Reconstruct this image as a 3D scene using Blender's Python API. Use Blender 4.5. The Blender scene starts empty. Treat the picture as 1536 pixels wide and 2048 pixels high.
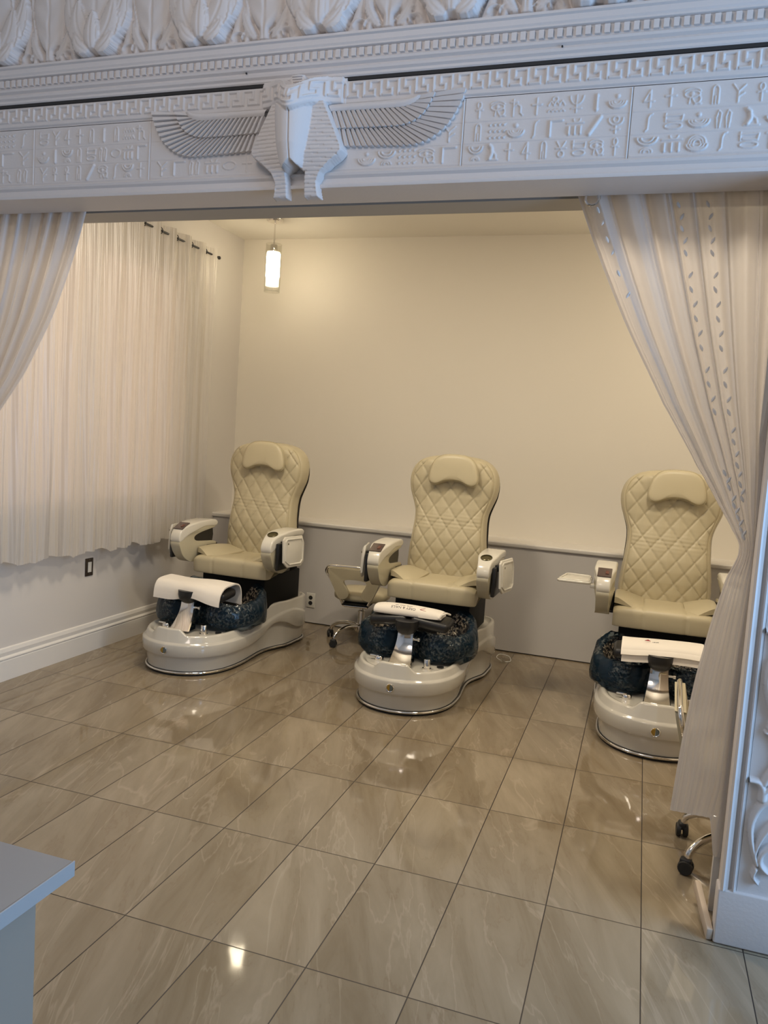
import bpy, bmesh, math, random
import numpy as np
from mathutils import Vector, Matrix
random.seed(4)
rng = np.random.default_rng(7)
S = bpy.context.scene
COL = S.collection
PI = math.pi

# ------------------------------------------------------------------ camera
cam = bpy.data.cameras.new('camera')
cam.sensor_fit = 'HORIZONTAL'; cam.sensor_width = 36.0; cam.lens = 36.0 * 1581.7 / 1536
cam.clip_start = 0.02
co = bpy.data.objects.new('camera', cam); COL.objects.link(co)
R0 = Vector((0.9475862, 0.31268948, 0.06561766)); R1 = Vector((0.09037818, -0.06534537, -0.99376142)); R2 = Vector((-0.30645094, 0.94760502, -0.09018067))
M = Matrix((R0, -R1, -R2)).transposed().to_4x4(); M.translation = Vector((1.3994, -1.9920, 1.5170))
co.matrix_world = M
S.camera = co
# ------------------------------------------------------------------ exposure, world, lights
S.view_settings.view_transform = 'Standard'; S.view_settings.look = 'None'
S.view_settings.exposure = 0.0; S.view_settings.gamma = 1.0; S.view_settings.use_curve_mapping = False
W = bpy.data.worlds.new('world'); S.world = W; W.use_nodes = True
W.node_tree.nodes['Background'].inputs[0].default_value = (0.55, 0.7, 1.0, 1)
W.node_tree.nodes['Background'].inputs[1].default_value = 0.25

def light(name, kind, loc, energy, color, size=0.1, size_y=None, rot=(0, 0, 0), spread=None):
    l = bpy.data.lights.new(name, kind); l.energy = energy; l.color = color
    if kind == 'AREA':
        l.size = size
        if size_y: l.shape = 'RECTANGLE'; l.size_y = size_y
        if spread: l.spread = spread
    else: l.shadow_soft_size = size
    o = bpy.data.objects.new(name, l); COL.objects.link(o); o.location = loc; o.rotation_euler = rot
    return o
WARM = (1.0, 0.87, 0.68)
# the shop front window on the right of the front room: daylight
light('daylight', 'AREA', (4.05, -0.50, 1.85), 112, (0.34, 0.60, 1.0), 2.2, 1.9, (0, PI / 2, 0))
# unseen point light, added high in the front room to brighten the lintel
light('added_lintel_fill', 'POINT', (0.3, -1.4, 3.2), 33, (1.0, 0.86, 0.77), 0.3)
# ceiling lamps of the pedicure room behind the lintel, then two added fills
light('ceiling_lamp', 'POINT', (2.05, 3.45, 2.72), 9, WARM, 0.07)
light('ceiling_lamp', 'POINT', (-0.80, 1.70, 2.80), 10, WARM, 0.10)
light('added_down_fill', 'AREA', (1.5, 1.7, 3.10), 32, WARM, 0.35, 0.35)  # unseen area fills, added facing down so the upper wall gets less light
light('added_down_fill', 'AREA', (-0.3, 1.7, 3.10), 31, WARM, 0.35, 0.35)

# ------------------------------------------------------------------ helpers
def tag(o, label=None, cat=None, group=None, kind=None):
    if label: o['label'] = label
    if cat: o['category'] = cat
    if group: o['group'] = group
    if kind: o['kind'] = kind
    return o
def root(name, loc, rz, label, cat, group=None):
    o = bpy.data.objects.new(name, None); COL.objects.link(o); o.location = loc; o.rotation_euler = (0, 0, rz)
    o.empty_display_size = 0.1
    return tag(o, label, cat, group)
def link(name, me, m, parent=None, smooth=True, angle=40):
    if smooth:
        me.polygons.foreach_set('use_smooth', [True] * len(me.polygons))
        try: me.set_sharp_from_angle(angle=math.radians(angle))
        except Exception: pass
    me.materials.clear()
    for k in (m if isinstance(m, (list, tuple)) else [m]): me.materials.append(k)
    o = bpy.data.objects.new(name, me); COL.objects.link(o)
    if parent: o.parent = parent
    return o
def copy_tree(o, parent=None):
    c = o.copy(); COL.objects.link(c)
    if parent: c.parent = parent
    for ch in list(o.children): copy_tree(ch, c)
    return c
def smoothstep(a, b, x):
    t = np.clip((np.asarray(x, float) - a) / (b - a), 0, 1); return t * t * (3 - 2 * t)
def catmull(pts, n=8, closed=False):
    P = [np.array(p, float) for p in pts]; out = []; N = len(P)
    for i in range(N if closed else N - 1):
        if closed: a, b, c, d = P[i - 1], P[i], P[(i + 1) % N], P[(i + 2) % N]
        else: a, b, c, d = P[max(i - 1, 0)], P[i], P[i + 1], P[min(i + 2, N - 1)]
        for k in range(n):
            t = k / n
            out.append(0.5 * (2 * b + (c - a) * t + (2 * a - 5 * b + 4 * c - d) * t * t + (3 * b - a - 3 * c + d) * t ** 3))
    if not closed: out.append(P[-1])
    return np.array(out)

class MB:
    """collects shapes into one mesh"""
    def __init__(s): s.v = []; s.f = []; s.mi = []; s.m = 0
    def add(s, verts, faces):
        b = len(s.v); s.v += [tuple(map(float, p)) for p in verts]
        for f in faces: s.f.append(tuple(b + i for i in f)); s.mi.append(s.m)
    def box(s, x0, x1, y0, y1, z0, z1):
        s.add([(x0, y0, z0), (x1, y0, z0), (x1, y1, z0), (x0, y1, z0), (x0, y0, z1), (x1, y0, z1), (x1, y1, z1), (x0, y1, z1)],
              [(0, 3, 2, 1), (4, 5, 6, 7), (0, 1, 5, 4), (1, 2, 6, 5), (2, 3, 7, 6), (3, 0, 4, 7)])
    def grid(s, P, cu=False, cv=False, flip=False):
        P = np.asarray(P, float); n, m = P.shape[:2]; F = []
        for i in range(n if cu else n - 1):
            for j in range(m if cv else m - 1):
                q = (i * m + j, i * m + (j + 1) % m, ((i + 1) % n) * m + (j + 1) % m, ((i + 1) % n) * m + j)
                F.append(q[::-1] if flip else q)
        s.add(P.reshape(-1, 3), F)
    def rings(s, rings, cap0=True, cap1=True):
        R = np.asarray(rings, float); n, m = R.shape[:2]; b = len(s.v)
        s.grid(R, cv=True)
        if cap0: s.f.append(tuple(b + j for j in range(m))[::-1]); s.mi.append(s.m)
        if cap1: s.f.append(tuple(b + (n - 1) * m + j for j in range(m))); s.mi.append(s.m)
    def tube(s, pts, r, seg=12, closed=False, caps=True):
        P = np.asarray(pts, float); n = len(P); rr = np.full(n, r) if np.isscalar(r) else np.asarray(r, float)
        if closed: T = np.roll(P, -1, 0) - np.roll(P, 1, 0)
        else: T = np.gradient(P, axis=0)
        T /= np.linalg.norm(T, axis=1)[:, None] + 1e-12
        a = np.array([0, 0, 1.]) if abs(T[0][2]) < .9 else np.array([1., 0, 0])
        N = np.cross(T[0], a); N /= np.linalg.norm(N); R = []
        for i in range(n):
            N = N - T[i] * np.dot(N, T[i]); N /= np.linalg.norm(N) + 1e-12; B = np.cross(T[i], N)
            R.append([P[i] + rr[i] * (math.cos(t) * N + math.sin(t) * B) for t in np.linspace(0, 2 * PI, seg, endpoint=False)])
        if closed: s.grid(np.array(R), cu=True, cv=True)
        else: s.rings(R, caps, caps)
    def lathe(s, prof, c=(0, 0, 0), axis='z', seg=28):
        R = []
        for r, h in prof:
            ring = []
            for t in np.linspace(0, 2 * PI, seg, endpoint=False):
                a, b = r * math.cos(t), r * math.sin(t)
                p = {'z': (a, b, h), 'y': (a, h, -b), 'x': (h, a, b)}[axis]
                ring.append((c[0] + p[0], c[1] + p[1], c[2] + p[2]))
            R.append(ring)
        s.rings(R)
    def merge_bm(s, bm):
        bm.verts.index_update(); s.add([v.co[:] for v in bm.verts], [[v.index for v in f.verts] for f in bm.faces]); bm.free()
    def prism(s, pts, axis, a0, a1, bev=0.0, seg=3):
        """polygon pts extruded along an axis, all edges rounded"""
        def mk(p, a): return {'x': (a, p[0], p[1]), 'y': (p[0], a, p[1]), 'z': (p[0], p[1], a)}[axis]
        bm = bmesh.new(); vs = [bm.verts.new(mk(p, a0)) for p in pts]; f = bm.faces.new(vs)
        r = bmesh.ops.extrude_face_region(bm, geom=[f]); nv = [v for v in r['geom'] if isinstance(v, bmesh.types.BMVert)]
        d = Vector(mk((0, 0), a1 - a0)); bmesh.ops.translate(bm, verts=nv, vec=d)
        bmesh.ops.recalc_face_normals(bm, faces=bm.faces)
        if bev:
            cap = [e for e in bm.edges if all(abs(sum(n * k for n, k in zip(fc.normal, d.normalized()))) > .9 for fc in e.link_faces[:1]) or
                   any(abs(fc.normal.dot(d.normalized())) > .9 for fc in e.link_faces)]
            bmesh.ops.bevel(bm, geom=cap, offset=bev, segments=seg, affect='EDGES', profile=.5, clamp_overlap=True)
        s.merge_bm(bm)
    def rbox(s, x0, x1, y0, y1, z0, z1, bev=.01, seg=3, mat=None):
        bm = bmesh.new(); bmesh.ops.create_cube(bm, size=1)
        for v in bm.verts: v.co = ((v.co.x + .5) * (x1 - x0) + x0, (v.co.y + .5) * (y1 - y0) + y0, (v.co.z + .5) * (z1 - z0) + z0)
        bmesh.ops.bevel(bm, geom=bm.edges[:], offset=bev, segments=seg, affect='EDGES', profile=.5, clamp_overlap=True)
        if mat: bmesh.ops.transform(bm, matrix=mat, verts=bm.verts)
        s.merge_bm(bm)
    def xf(s, mat, start=0):
        for i in range(start, len(s.v)): s.v[i] = tuple(mat @ Vector(s.v[i]))
    def mesh(s, name):
        me = bpy.data.meshes.new(name); me.from_pydata(s.v, [], s.f)
        if any(s.mi): me.polygons.foreach_set('material_index', s.mi)
        me.update()
        bm = bmesh.new(); bm.from_mesh(me); bmesh.ops.recalc_face_normals(bm, faces=bm.faces); bm.to_mesh(me); bm.free()
        return me
    def build(s, name, m, parent=None, smooth=True, angle=40): return link(name, s.mesh(name), m, parent, smooth, angle)

def sheet(name, P, m, parent=None, uv=None, keep=None, smooth=True):
    """big grid mesh, fast; P (n,m,3); uv (n,m,2); keep mask (n-1,m-1)"""
    n, k = P.shape[:2]
    idx = np.arange(n * k).reshape(n, k)
    q = np.stack([idx[:-1, :-1], idx[:-1, 1:], idx[1:, 1:], idx[1:, :-1]], -1)
    q = q[keep] if keep is not None else q.reshape(-1, 4)
    used, inv = np.unique(q.ravel(), return_inverse=True)
    V = P.reshape(-1, 3)[used]; q = inv.reshape(-1, 4)
    me = bpy.data.meshes.new(name)
    me.vertices.add(len(V)); me.vertices.foreach_set('co', V.astype(np.float32).ravel())
    me.loops.add(q.size); me.loops.foreach_set('vertex_index', q.ravel().astype(np.int32))
    me.polygons.add(len(q)); me.polygons.foreach_set('loop_start', np.arange(0, q.size, 4, dtype=np.int32))
    me.polygons.foreach_set('loop_total', np.full(len(q), 4, dtype=np.int32))
    if uv is not None:
        ul = me.uv_layers.new(name='UVMap'); ul.data.foreach_set('uv', uv.reshape(-1, 2)[used][q.ravel()].astype(np.float32).ravel())
    me.update(calc_edges=True); me.validate()
    if smooth: me.polygons.foreach_set('use_smooth', np.ones(len(q), dtype=bool))
    me.materials.append(m)
    o = bpy.data.objects.new(name, me); COL.objects.link(o)
    if parent: o.parent = parent
    return o
def relief(name, x0, x1, z0, z1, step, hf, y0, m, parent=None, maskf=None):
    nx = int(round((x1 - x0) / step)) + 1; nz = int(round((z1 - z0) / step)) + 1
    X, Z = np.meshgrid(np.linspace(x0, x1, nx), np.linspace(z0, z1, nz))
    H = hf(X, Z); P = np.stack([X, y0 - H, Z], -1); keep = None
    if maskf is not None:
        k = maskf(X, Z); keep = k[:-1, :-1] | k[1:, 1:] | k[:-1, 1:] | k[1:, :-1]
    return sheet(name, P, m, parent, keep=keep)

# ------------------------------------------------------------------ materials
def nt(name):
    m = bpy.data.materials.new(name); m.use_nodes = True; t = m.node_tree
    return m, t, t.nodes['Principled BSDF']
def pm(name, color, rough=.5, metal=0, spec=.5, coat=0, bump=None, var=None, sheen=0):
    m, t, b = nt(name)
    b.inputs['Base Color'].default_value = (*color, 1); b.inputs['Roughness'].default_value = rough
    b.inputs['Metallic'].default_value = metal; b.inputs['Specular IOR Level'].default_value = spec
    b.inputs['Coat Weight'].default_value = coat; b.inputs['Coat Roughness'].default_value = .06
    b.inputs['Sheen Weight'].default_value = sheen
    tc = t.nodes.new('ShaderNodeTexCoord')
    if bump:
        n = t.nodes.new('ShaderNodeTexNoise'); n.inputs['Scale'].default_value = bump[0]; n.inputs['Detail'].default_value = 4
        t.links.new(tc.outputs['Object'], n.inputs['Vector'])
        bp = t.nodes.new('ShaderNodeBump'); bp.inputs['Strength'].default_value = bump[1]; bp.inputs['Distance'].default_value = bump[2] if len(bump) > 2 else .002
        t.links.new(n.outputs['Fac'], bp.inputs['Height']); t.links.new(bp.outputs['Normal'], b.inputs['Normal'])
    if var:
        n = t.nodes.new('ShaderNodeTexNoise'); n.inputs['Scale'].default_value = var[0]; n.inputs['Detail'].default_value = 3
        t.links.new(tc.outputs['Object'], n.inputs['Vector'])
        mx = t.nodes.new('ShaderNodeMix'); mx.data_type = 'RGBA'
        mx.inputs['A'].default_value = (*[c * (1 - var[1]) for c in color], 1); mx.inputs['B'].default_value = (*[min(1, c * (1 + var[1])) for c in color], 1)
        t.links.new(n.outputs['Fac'], mx.inputs['Factor']); t.links.new(mx.outputs['Result'], b.inputs['Base Color'])
    return m
plaster = pm('white_plaster', (.71, .665, .64), .55, bump=(90, .25, .002), var=(3, .03))
wall_cream = pm('cream_wall_paint', (.80, .75, .66), .6, bump=(160, .15, .001), var=(1.2, .02))
wall_white = pm('white_wall_paint', (.66, .625, .585), .6, bump=(160, .15, .001), var=(1.2, .02))
wall_grey = pm('grey_wall_paint', (.60, .575, .55), .55, bump=(160, .12, .001), var=(1.5, .02))
ceil_m = pm('ceiling_paint', (.80, .76, .68), .7, bump=(120, .1, .001))
beam_shade_m = pm('shaded_beam_paint', (.42, .40, .37), .55, bump=(60, .1, .001))  # colour darkened to carry the shade on the beam's unlit face
trim_m = pm('trim_gloss_paint', (.76, .73, .68), .35, bump=(40, .05, .001))
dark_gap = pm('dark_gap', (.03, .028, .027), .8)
leather = pm('cream_leather', (.52, .455, .305), .42, spec=.45, bump=(260, .18, .001), var=(5, .04))
leather2 = pm('cream_leather_pad', (.545, .48, .325), .40, spec=.45, bump=(260, .15, .001))
shell_w = pm('white_gloss_shell', (.60, .57, .50), .14, coat=.7)
arm_w = pm('white_gloss_plastic', (.68, .65, .57), .22, coat=.5)
arm_b = pm('cream_gloss_plastic', (.50, .455, .33), .25, coat=.4)
black_p = pm('black_plastic', (.012, .012, .013), .35)
black_l = pm('black_leather', (.015, .015, .016), .38, bump=(180, .2, .001))
black_m = pm('black_metal', (.005, .005, .005), .6, spec=.2)
shell_d = pm('dark_brown_shell', (.014, .011, .009), .4, spec=.3)
chrome = pm('chrome', (.82, .80, .77), .07, metal=1)
gold = pm('gold_enamel', (.42, .27, .05), .3, metal=.6)
grey_en = pm('grey_enamel', (.12, .14, .13), .3)
screen = pm('dark_red_screen', (.07, .045, .04), .12, coat=.6)
key_m = pm('red_display', (.13, .05, .035), .3)
piping_m = pm('shaded_piping_leather', (.42, .36, .23), .45)  # darker than the pad: seam shadow put into the piping colour
brass = pm('dark_brass_cup', (.10, .085, .04), .25, metal=.5)
towel_m = pm('white_towel', (.86, .80, .71), .9, spec=.2, bump=(420, .5, .002), sheen=.4)
ink = pm('black_ink', (.06, .05, .06), .8); red_ink = pm('red_ink', (.35, .02, .03), .8)
rubber = pm('black_rubber', (.018, .018, .018), .55)
bronze = pm('dark_bronze_plate', (.06, .045, .035), .35, metal=.3)
white_pl = pm('white_plastic_plate', (.72, .70, .64), .3)
beige_pl = pm('beige_plastic_plate', (.50, .46, .40), .35)
desk_t = pm('grey_laminate', (.25, .24, .235), .35, bump=(50, .05, .001))
desk_s = pm('white_laminate', (.34, .29, .235), .4)
desk_e = pm('white_edge_band', (.42, .41, .40), .35)
wood = pm('bare_wood', (.58, .48, .38), .6, bump=(30, .2, .001), var=(14, .08))
brownpaint = pm('brown_jamb_paint', (.30, .245, .20), .6)
iron = pm('black_iron', (.012, .011, .012), .4)

def floor_mat():
    m, t, b = nt('beige_stone_tile'); N = t.nodes; L = t.links
    def math_(op, a, bb=None, c=None):
        n = N.new('ShaderNodeMath'); n.operation = op
        for i, x in enumerate((a, bb, c)):
            if x is None: continue
            if isinstance(x, (int, float)): n.inputs[i].default_value = x
            else: L.new(x, n.inputs[i])
        return n.outputs[0]
    tc = N.new('ShaderNodeTexCoord'); sp = N.new('ShaderNodeSeparateXYZ'); L.new(tc.outputs['Object'], sp.inputs[0])
    x, y = sp.outputs['X'], sp.outputs['Y']
    dx = math_('PINGPONG', x, .1525); dy = math_('PINGPONG', y, .305)
    d = math_('MINIMUM', dx, dy); joint = math_('LESS_THAN', d, .0019)
    ix = math_('FLOOR', math_('DIVIDE', x, .305)); iy = math_('FLOOR', math_('DIVIDE', y, .61))
    cid = N.new('ShaderNodeCombineXYZ'); L.new(ix, cid.inputs[0]); L.new(iy, cid.inputs[1])
    wn = N.new('ShaderNodeTexWhiteNoise'); wn.noise_dimensions = '3D'; L.new(cid.outputs[0], wn.inputs['Vector'])
    off = N.new('ShaderNodeVectorMath'); off.operation = 'SCALE'; L.new(wn.outputs['Color'], off.inputs[0]); off.inputs['Scale'].default_value = 31
    rot = N.new('ShaderNodeVectorRotate'); rot.rotation_type = 'Z_AXIS'; rot.inputs['Angle'].default_value = -.33; L.new(tc.outputs['Object'], rot.inputs['Vector'])
    st = N.new('ShaderNodeVectorMath'); st.operation = 'MULTIPLY'; L.new(rot.outputs[0], st.inputs[0]); st.inputs[1].default_value = (6.5, 1.15, 1)
    ad = N.new('ShaderNodeVectorMath'); ad.operation = 'ADD'; L.new(st.outputs[0], ad.inputs[0]); L.new(off.outputs[0], ad.inputs[1])
    n1 = N.new('ShaderNodeTexNoise'); n1.inputs['Scale'].default_value = 1.0; n1.inputs['Detail'].default_value = 6; n1.inputs['Roughness'].default_value = .6; n1.inputs['Distortion'].default_value = .6
    L.new(ad.outputs[0], n1.inputs['Vector'])
    n2 = N.new('ShaderNodeTexNoise'); n2.inputs['Scale'].default_value = .75; n2.inputs['Detail'].default_value = 5; n2.inputs['Distortion'].default_value = .9
    ad2 = N.new('ShaderNodeVectorMath'); ad2.operation = 'ADD'; L.new(ad.outputs[0], ad2.inputs[0]); ad2.inputs[1].default_value = (7, 3, 2); L.new(ad2.outputs[0], n2.inputs['Vector'])
    cr = N.new('ShaderNodeValToRGB'); e = cr.color_ramp.elements
    e[0].position = .30; e[0].color = (.200, .153, .096, 1); e[1].position = .72; e[1].color = (.315, .258, .180, 1)
    L.new(n1.outputs['Fac'], cr.inputs[0])
    v = math_('ABSOLUTE', math_('SUBTRACT', n2.outputs['Fac'], .5)); vein = math_('SUBTRACT', 1.0, math_('MINIMUM', math_('DIVIDE', v, .012), 1.0))
    vlt = math_('MULTIPLY', vein, .24)
    mx = N.new('ShaderNodeMix'); mx.data_type = 'RGBA'; L.new(vlt, mx.inputs['Factor']); L.new(cr.outputs[0], mx.inputs['A']); mx.inputs['B'].default_value = (.47, .39, .29, 1)
    v2 = math_('ABSOLUTE', math_('SUBTRACT', n1.outputs['Fac'], .46)); vd = math_('MULTIPLY', math_('SUBTRACT', 1.0, math_('MINIMUM', math_('DIVIDE', v2, .010), 1.0)), .34)
    mx2 = N.new('ShaderNodeMix'); mx2.data_type = 'RGBA'; L.new(vd, mx2.inputs['Factor']); L.new(mx.outputs['Result'], mx2.inputs['A']); mx2.inputs['B'].default_value = (.20, .14, .085, 1)
    hs = N.new('ShaderNodeHueSaturation'); L.new(mx2.outputs['Result'], hs.inputs['Color'])
    L.new(math_('ADD', math_('MULTIPLY', wn.outputs['Value'], .16), .92), hs.inputs['Value'])
    mx3 = N.new('ShaderNodeMix'); mx3.data_type = 'RGBA'; L.new(joint, mx3.inputs['Factor']); L.new(hs.outputs[0], mx3.inputs['A']); mx3.inputs['B'].default_value = (.028, .018, .012, 1)
    L.new(mx3.outputs['Result'], b.inputs['Base Color'])
    L.new(math_('ADD', math_('MULTIPLY', joint, .5), .055), b.inputs['Roughness'])
    b.inputs['Specular IOR Level'].default_value = .5
    bp = N.new('ShaderNodeBump'); bp.inputs['Strength'].default_value = .05; bp.inputs['Distance'].default_value = .01
    n3 = N.new('ShaderNodeTexNoise'); n3.inputs['Scale'].default_value = 5; L.new(tc.outputs['Object'], n3.inputs['Vector'])
    L.new(n3.outputs['Fac'], bp.inputs['Height']); L.new(bp.outputs[0], b.inputs['Normal'])
    return m
floor_m = floor_mat()

def sheer_mat(name, col, lo, hi, stripes, seed):
    """sheer voile with woven stripes running down the cloth (UV u across, v down)"""
    m, t, b = nt(name); N = t.nodes; L = t.links; N.remove(b); out = N['Material Output']
    uv = N.new('ShaderNodeUVMap')
    mp = N.new('ShaderNodeMapping'); mp.inputs['Scale'].default_value = (stripes, .05, 1); mp.inputs['Location'].default_value = (seed, 0, 0); L.new(uv.outputs[0], mp.inputs['Vector'])
    n = N.new('ShaderNodeTexNoise'); n.inputs['Scale'].default_value = 1; n.inputs['Detail'].default_value = 1; L.new(mp.outputs[0], n.inputs['Vector'])
    cr = N.new('ShaderNodeValToRGB'); e = cr.color_ramp.elements; e[0].position = .40; e[0].color = (lo, lo, lo, 1); e[1].position = .60; e[1].color = (hi, hi, hi, 1)
    L.new(n.outputs['Fac'], cr.inputs[0])
    tr = N.new('ShaderNodeBsdfTransparent')
    df = N.new('ShaderNodeBsdfDiffuse'); df.inputs['Color'].default_value = (*col, 1)
    tl = N.new('ShaderNodeBsdfTranslucent'); tl.inputs['Color'].default_value = (*col, 1)
    gl = N.new('ShaderNodeBsdfGlossy'); gl.inputs['Roughness'].default_value = .35; gl.inputs['Color'].default_value = (.9, .9, .9, 1)
    n2 = N.new('ShaderNodeTexNoise'); n2.inputs['Scale'].default_value = 1; n2.inputs['Detail'].default_value = 2
    mp2 = N.new('ShaderNodeMapping'); mp2.inputs['Scale'].default_value = (stripes * .8, 30, 1); L.new(uv.outputs[0], mp2.inputs['Vector']); L.new(mp2.outputs[0], n2.inputs['Vector'])
    bp = N.new('ShaderNodeBump'); bp.inputs['Strength'].default_value = .18; bp.inputs['Distance'].default_value = .004; L.new(n2.outputs['Fac'], bp.inputs['Height'])
    for s_ in (df, gl): L.new(bp.outputs[0], s_.inputs['Normal'])
    m1 = N.new('ShaderNodeMixShader'); m1.inputs[0].default_value = .45; L.new(df.outputs[0], m1.inputs[1]); L.new(tl.outputs[0], m1.inputs[2])
    m2 = N.new('ShaderNodeMixShader'); m2.inputs[0].default_value = .06; L.new(m1.outputs[0], m2.inputs[1]); L.new(gl.outputs[0], m2.inputs[2])
    m3 = N.new('ShaderNodeMixShader'); L.new(cr.outputs[0], m3.inputs[0]); L.new(tr.outputs[0], m3.inputs[1]); L.new(m2.outputs[0], m3.inputs[2])
    L.new(m3.outputs[0], out.inputs['Surface'])
    return m
sheer_win = sheer_mat('white_sheer_stripes', (.76, .715, .655), .86, .97, 40, 0)
sheer_front = sheer_mat('white_sheer_drape', (.72, .675, .645), .89, .955, 12, 5)
glyph_leaf = pm('silver_embroidery', (.82, .80, .78), .35, spec=.6)

def liner_mat():
    m, t, b = nt('blue_plastic_liner'); N = t.nodes; L = t.links; N.remove(b); out = N['Material Output']
    tc = N.new('ShaderNodeTexCoord')
    n = N.new('ShaderNodeTexNoise'); n.inputs['Scale'].default_value = 9; n.inputs['Detail'].default_value = 2; n.inputs['Distortion'].default_value = 1.2; L.new(tc.outputs['Object'], n.inputs['Vector'])
    bp = N.new('ShaderNodeBump'); bp.inputs['Strength'].default_value = .55; bp.inputs['Distance'].default_value = .02; L.new(n.outputs['Fac'], bp.inputs['Height'])
    tr = N.new('ShaderNodeBsdfTransparent'); tr.inputs[0].default_value = (.74, .81, .86, 1)
    gl = N.new('ShaderNodeBsdfGlossy'); gl.inputs['Roughness'].default_value = .12; L.new(bp.outputs[0], gl.inputs['Normal'])
    df = N.new('ShaderNodeBsdfDiffuse'); df.inputs[0].default_value = (.02, .09, .17, 1); L.new(bp.outputs[0], df.inputs['Normal'])
    fr = N.new('ShaderNodeFresnel'); fr.inputs[0].default_value = 1.35; L.new(bp.outputs[0], fr.inputs['Normal'])
    m0 = N.new('ShaderNodeMixShader'); m0.inputs[0].default_value = .13; L.new(tr.outputs[0], m0.inputs[1]); L.new(df.outputs[0], m0.inputs[2])
    m1 = N.new('ShaderNodeMixShader'); L.new(fr.outputs[0], m1.inputs[0]); L.new(m0.outputs[0], m1.inputs[1]); L.new(gl.outputs[0], m1.inputs[2])
    L.new(m1.outputs[0], out.inputs['Surface']); return m
liner_m = liner_mat()
def pebble_mat():
    m, t, b = nt('dark_pebbled_resin'); N = t.nodes; L = t.links
    tc = N.new('ShaderNodeTexCoord'); v = N.new('ShaderNodeTexVoronoi'); v.inputs['Scale'].default_value = 95; L.new(tc.outputs['Object'], v.inputs['Vector'])
    n = N.new('ShaderNodeTexNoise'); n.inputs['Scale'].default_value = 60; n.inputs['Detail'].default_value = 5; L.new(tc.outputs['Object'], n.inputs['Vector'])
    cr = N.new('ShaderNodeValToRGB'); e = cr.color_ramp.elements
    e[0].position = .46; e[0].color = (.008, .009, .012, 1); e[1].position = .62; e[1].color = (.42, .36, .28, 1); L.new(n.outputs['Fac'], cr.inputs[0])
    nb = N.new('ShaderNodeTexNoise'); nb.inputs['Scale'].default_value = 6; nb.inputs['Detail'].default_value = 1; L.new(tc.outputs['Object'], nb.inputs['Vector'])
    cb = N.new('ShaderNodeValToRGB'); cb.color_ramp.elements[0].position = .42; cb.color_ramp.elements[1].position = .56; L.new(nb.outputs['Fac'], cb.inputs[0])
    mb_ = N.new('ShaderNodeMix'); mb_.data_type = 'RGBA'; L.new(cb.outputs[0], mb_.inputs['Factor']); mb_.inputs['A'].default_value = (.010, .014, .022, 1); L.new(cr.outputs[0], mb_.inputs['B'])
    L.new(mb_.outputs['Result'], b.inputs['Base Color']); b.inputs['Roughness'].default_value = .2; b.inputs['Metallic'].default_value = .3
    bp = N.new('ShaderNodeBump'); bp.inputs['Strength'].default_value = .9; bp.inputs['Distance'].default_value = .008
    L.new(v.outputs['Distance'], bp.inputs['Height']); L.new(bp.outputs[0], b.inputs['Normal']); return m
pebble = pebble_mat()
def emit(name, col, k):
    m, t, b = nt(name); b.inputs['Emission Color'].default_value = (*col, 1); b.inputs['Emission Strength'].default_value = k
    b.inputs['Base Color'].default_value = (*col, 1); return m
lamp_glow = emit('lit_lamp_core', (1.0, .86, .64), 30)
lamp_frost = emit('lit_frosted_glass', (1.0, .88, .70), 1.6)
pane_m = emit('daylit_frosted_pane', (1.0, .84, .74), .22)
def glass_mat():
    m, t, b = nt('clear_glass'); N = t.nodes; L = t.links; N.remove(b); out = N['Material Output']
    tr = N.new('ShaderNodeBsdfTransparent'); tr.inputs[0].default_value = (.95, .95, .93, 1); gl = N.new('ShaderNodeBsdfGlossy'); gl.inputs['Roughness'].default_value = .03
    mx = N.new('ShaderNodeMixShader'); mx.inputs[0].default_value = .06
    L.new(tr.outputs[0], mx.inputs[1]); L.new(gl.outputs[0], mx.inputs[2]); L.new(mx.outputs[0], out.inputs['Surface']); return m
glass = glass_mat()

# ------------------------------------------------------------------ setting
def struct(name, mb, m, parent=None, **k):
    o = mb.build(name, m, parent, **k)
    if not parent: o['kind'] = 'structure'
    return o
YF = .633                                            # face of the carved lintel
b = MB(); b.box(-2.15, 4.3, -4.6, 4.3, -.1, 0); struct('floor', b, floor_m, smooth=False)
b = MB(); b.box(-2.14, 4.2, .86, 4.3, 3.13, 3.25); struct('ceiling', b, ceil_m, smooth=False)
b = MB(); b.box(-2.14, 4.3, -4.6, .66, 3.55, 3.65); struct('ceiling_front', b, ceil_m, smooth=False)
# left wall with the window opening behind the sheer curtain
wy0, wy1, wz0, wz1 = 1.15, 3.22, .95, 2.66
b = MB(); b.box(-2.14, -1.99, -4.6, wy0, 0, 3.55); b.box(-2.14, -1.99, wy1, 4.15, 0, 3.55); b.box(-2.14, -1.99, wy0, wy1, 0, wz0); b.box(-2.14, -1.99, wy0, wy1, wz1, 3.55)
struct('wall_left', b, wall_white, smooth=False)
b = MB(); b.box(-2.14, 2.85, 4.15, 4.3, 0, 3.13); struct('wall_back', b, wall_cream, smooth=False)
b = MB(); b.box(-1.99, 2.7, 3.85, 4.15, 0.008, .795); struct('wall_back_lower', b, wall_grey, smooth=False)
b = MB(); b.box(-1.988, 2.7, 3.856, 4.15, 0.0, .008); struct('trim_6', b, dark_gap, smooth=False)
b = MB(); b.prism([(3.832, .795), (3.828, .803), (3.828, .818), (3.835, .826), (4.15, .826), (4.15, .795)], 'x', -1.99, 2.7); struct('trim_5', b, trim_m)
b = MB(); b.box(2.7, 2.85, .86, 4.15, 0, 3.13); struct('wall_right', b, wall_cream, smooth=False)
b = MB()
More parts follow.
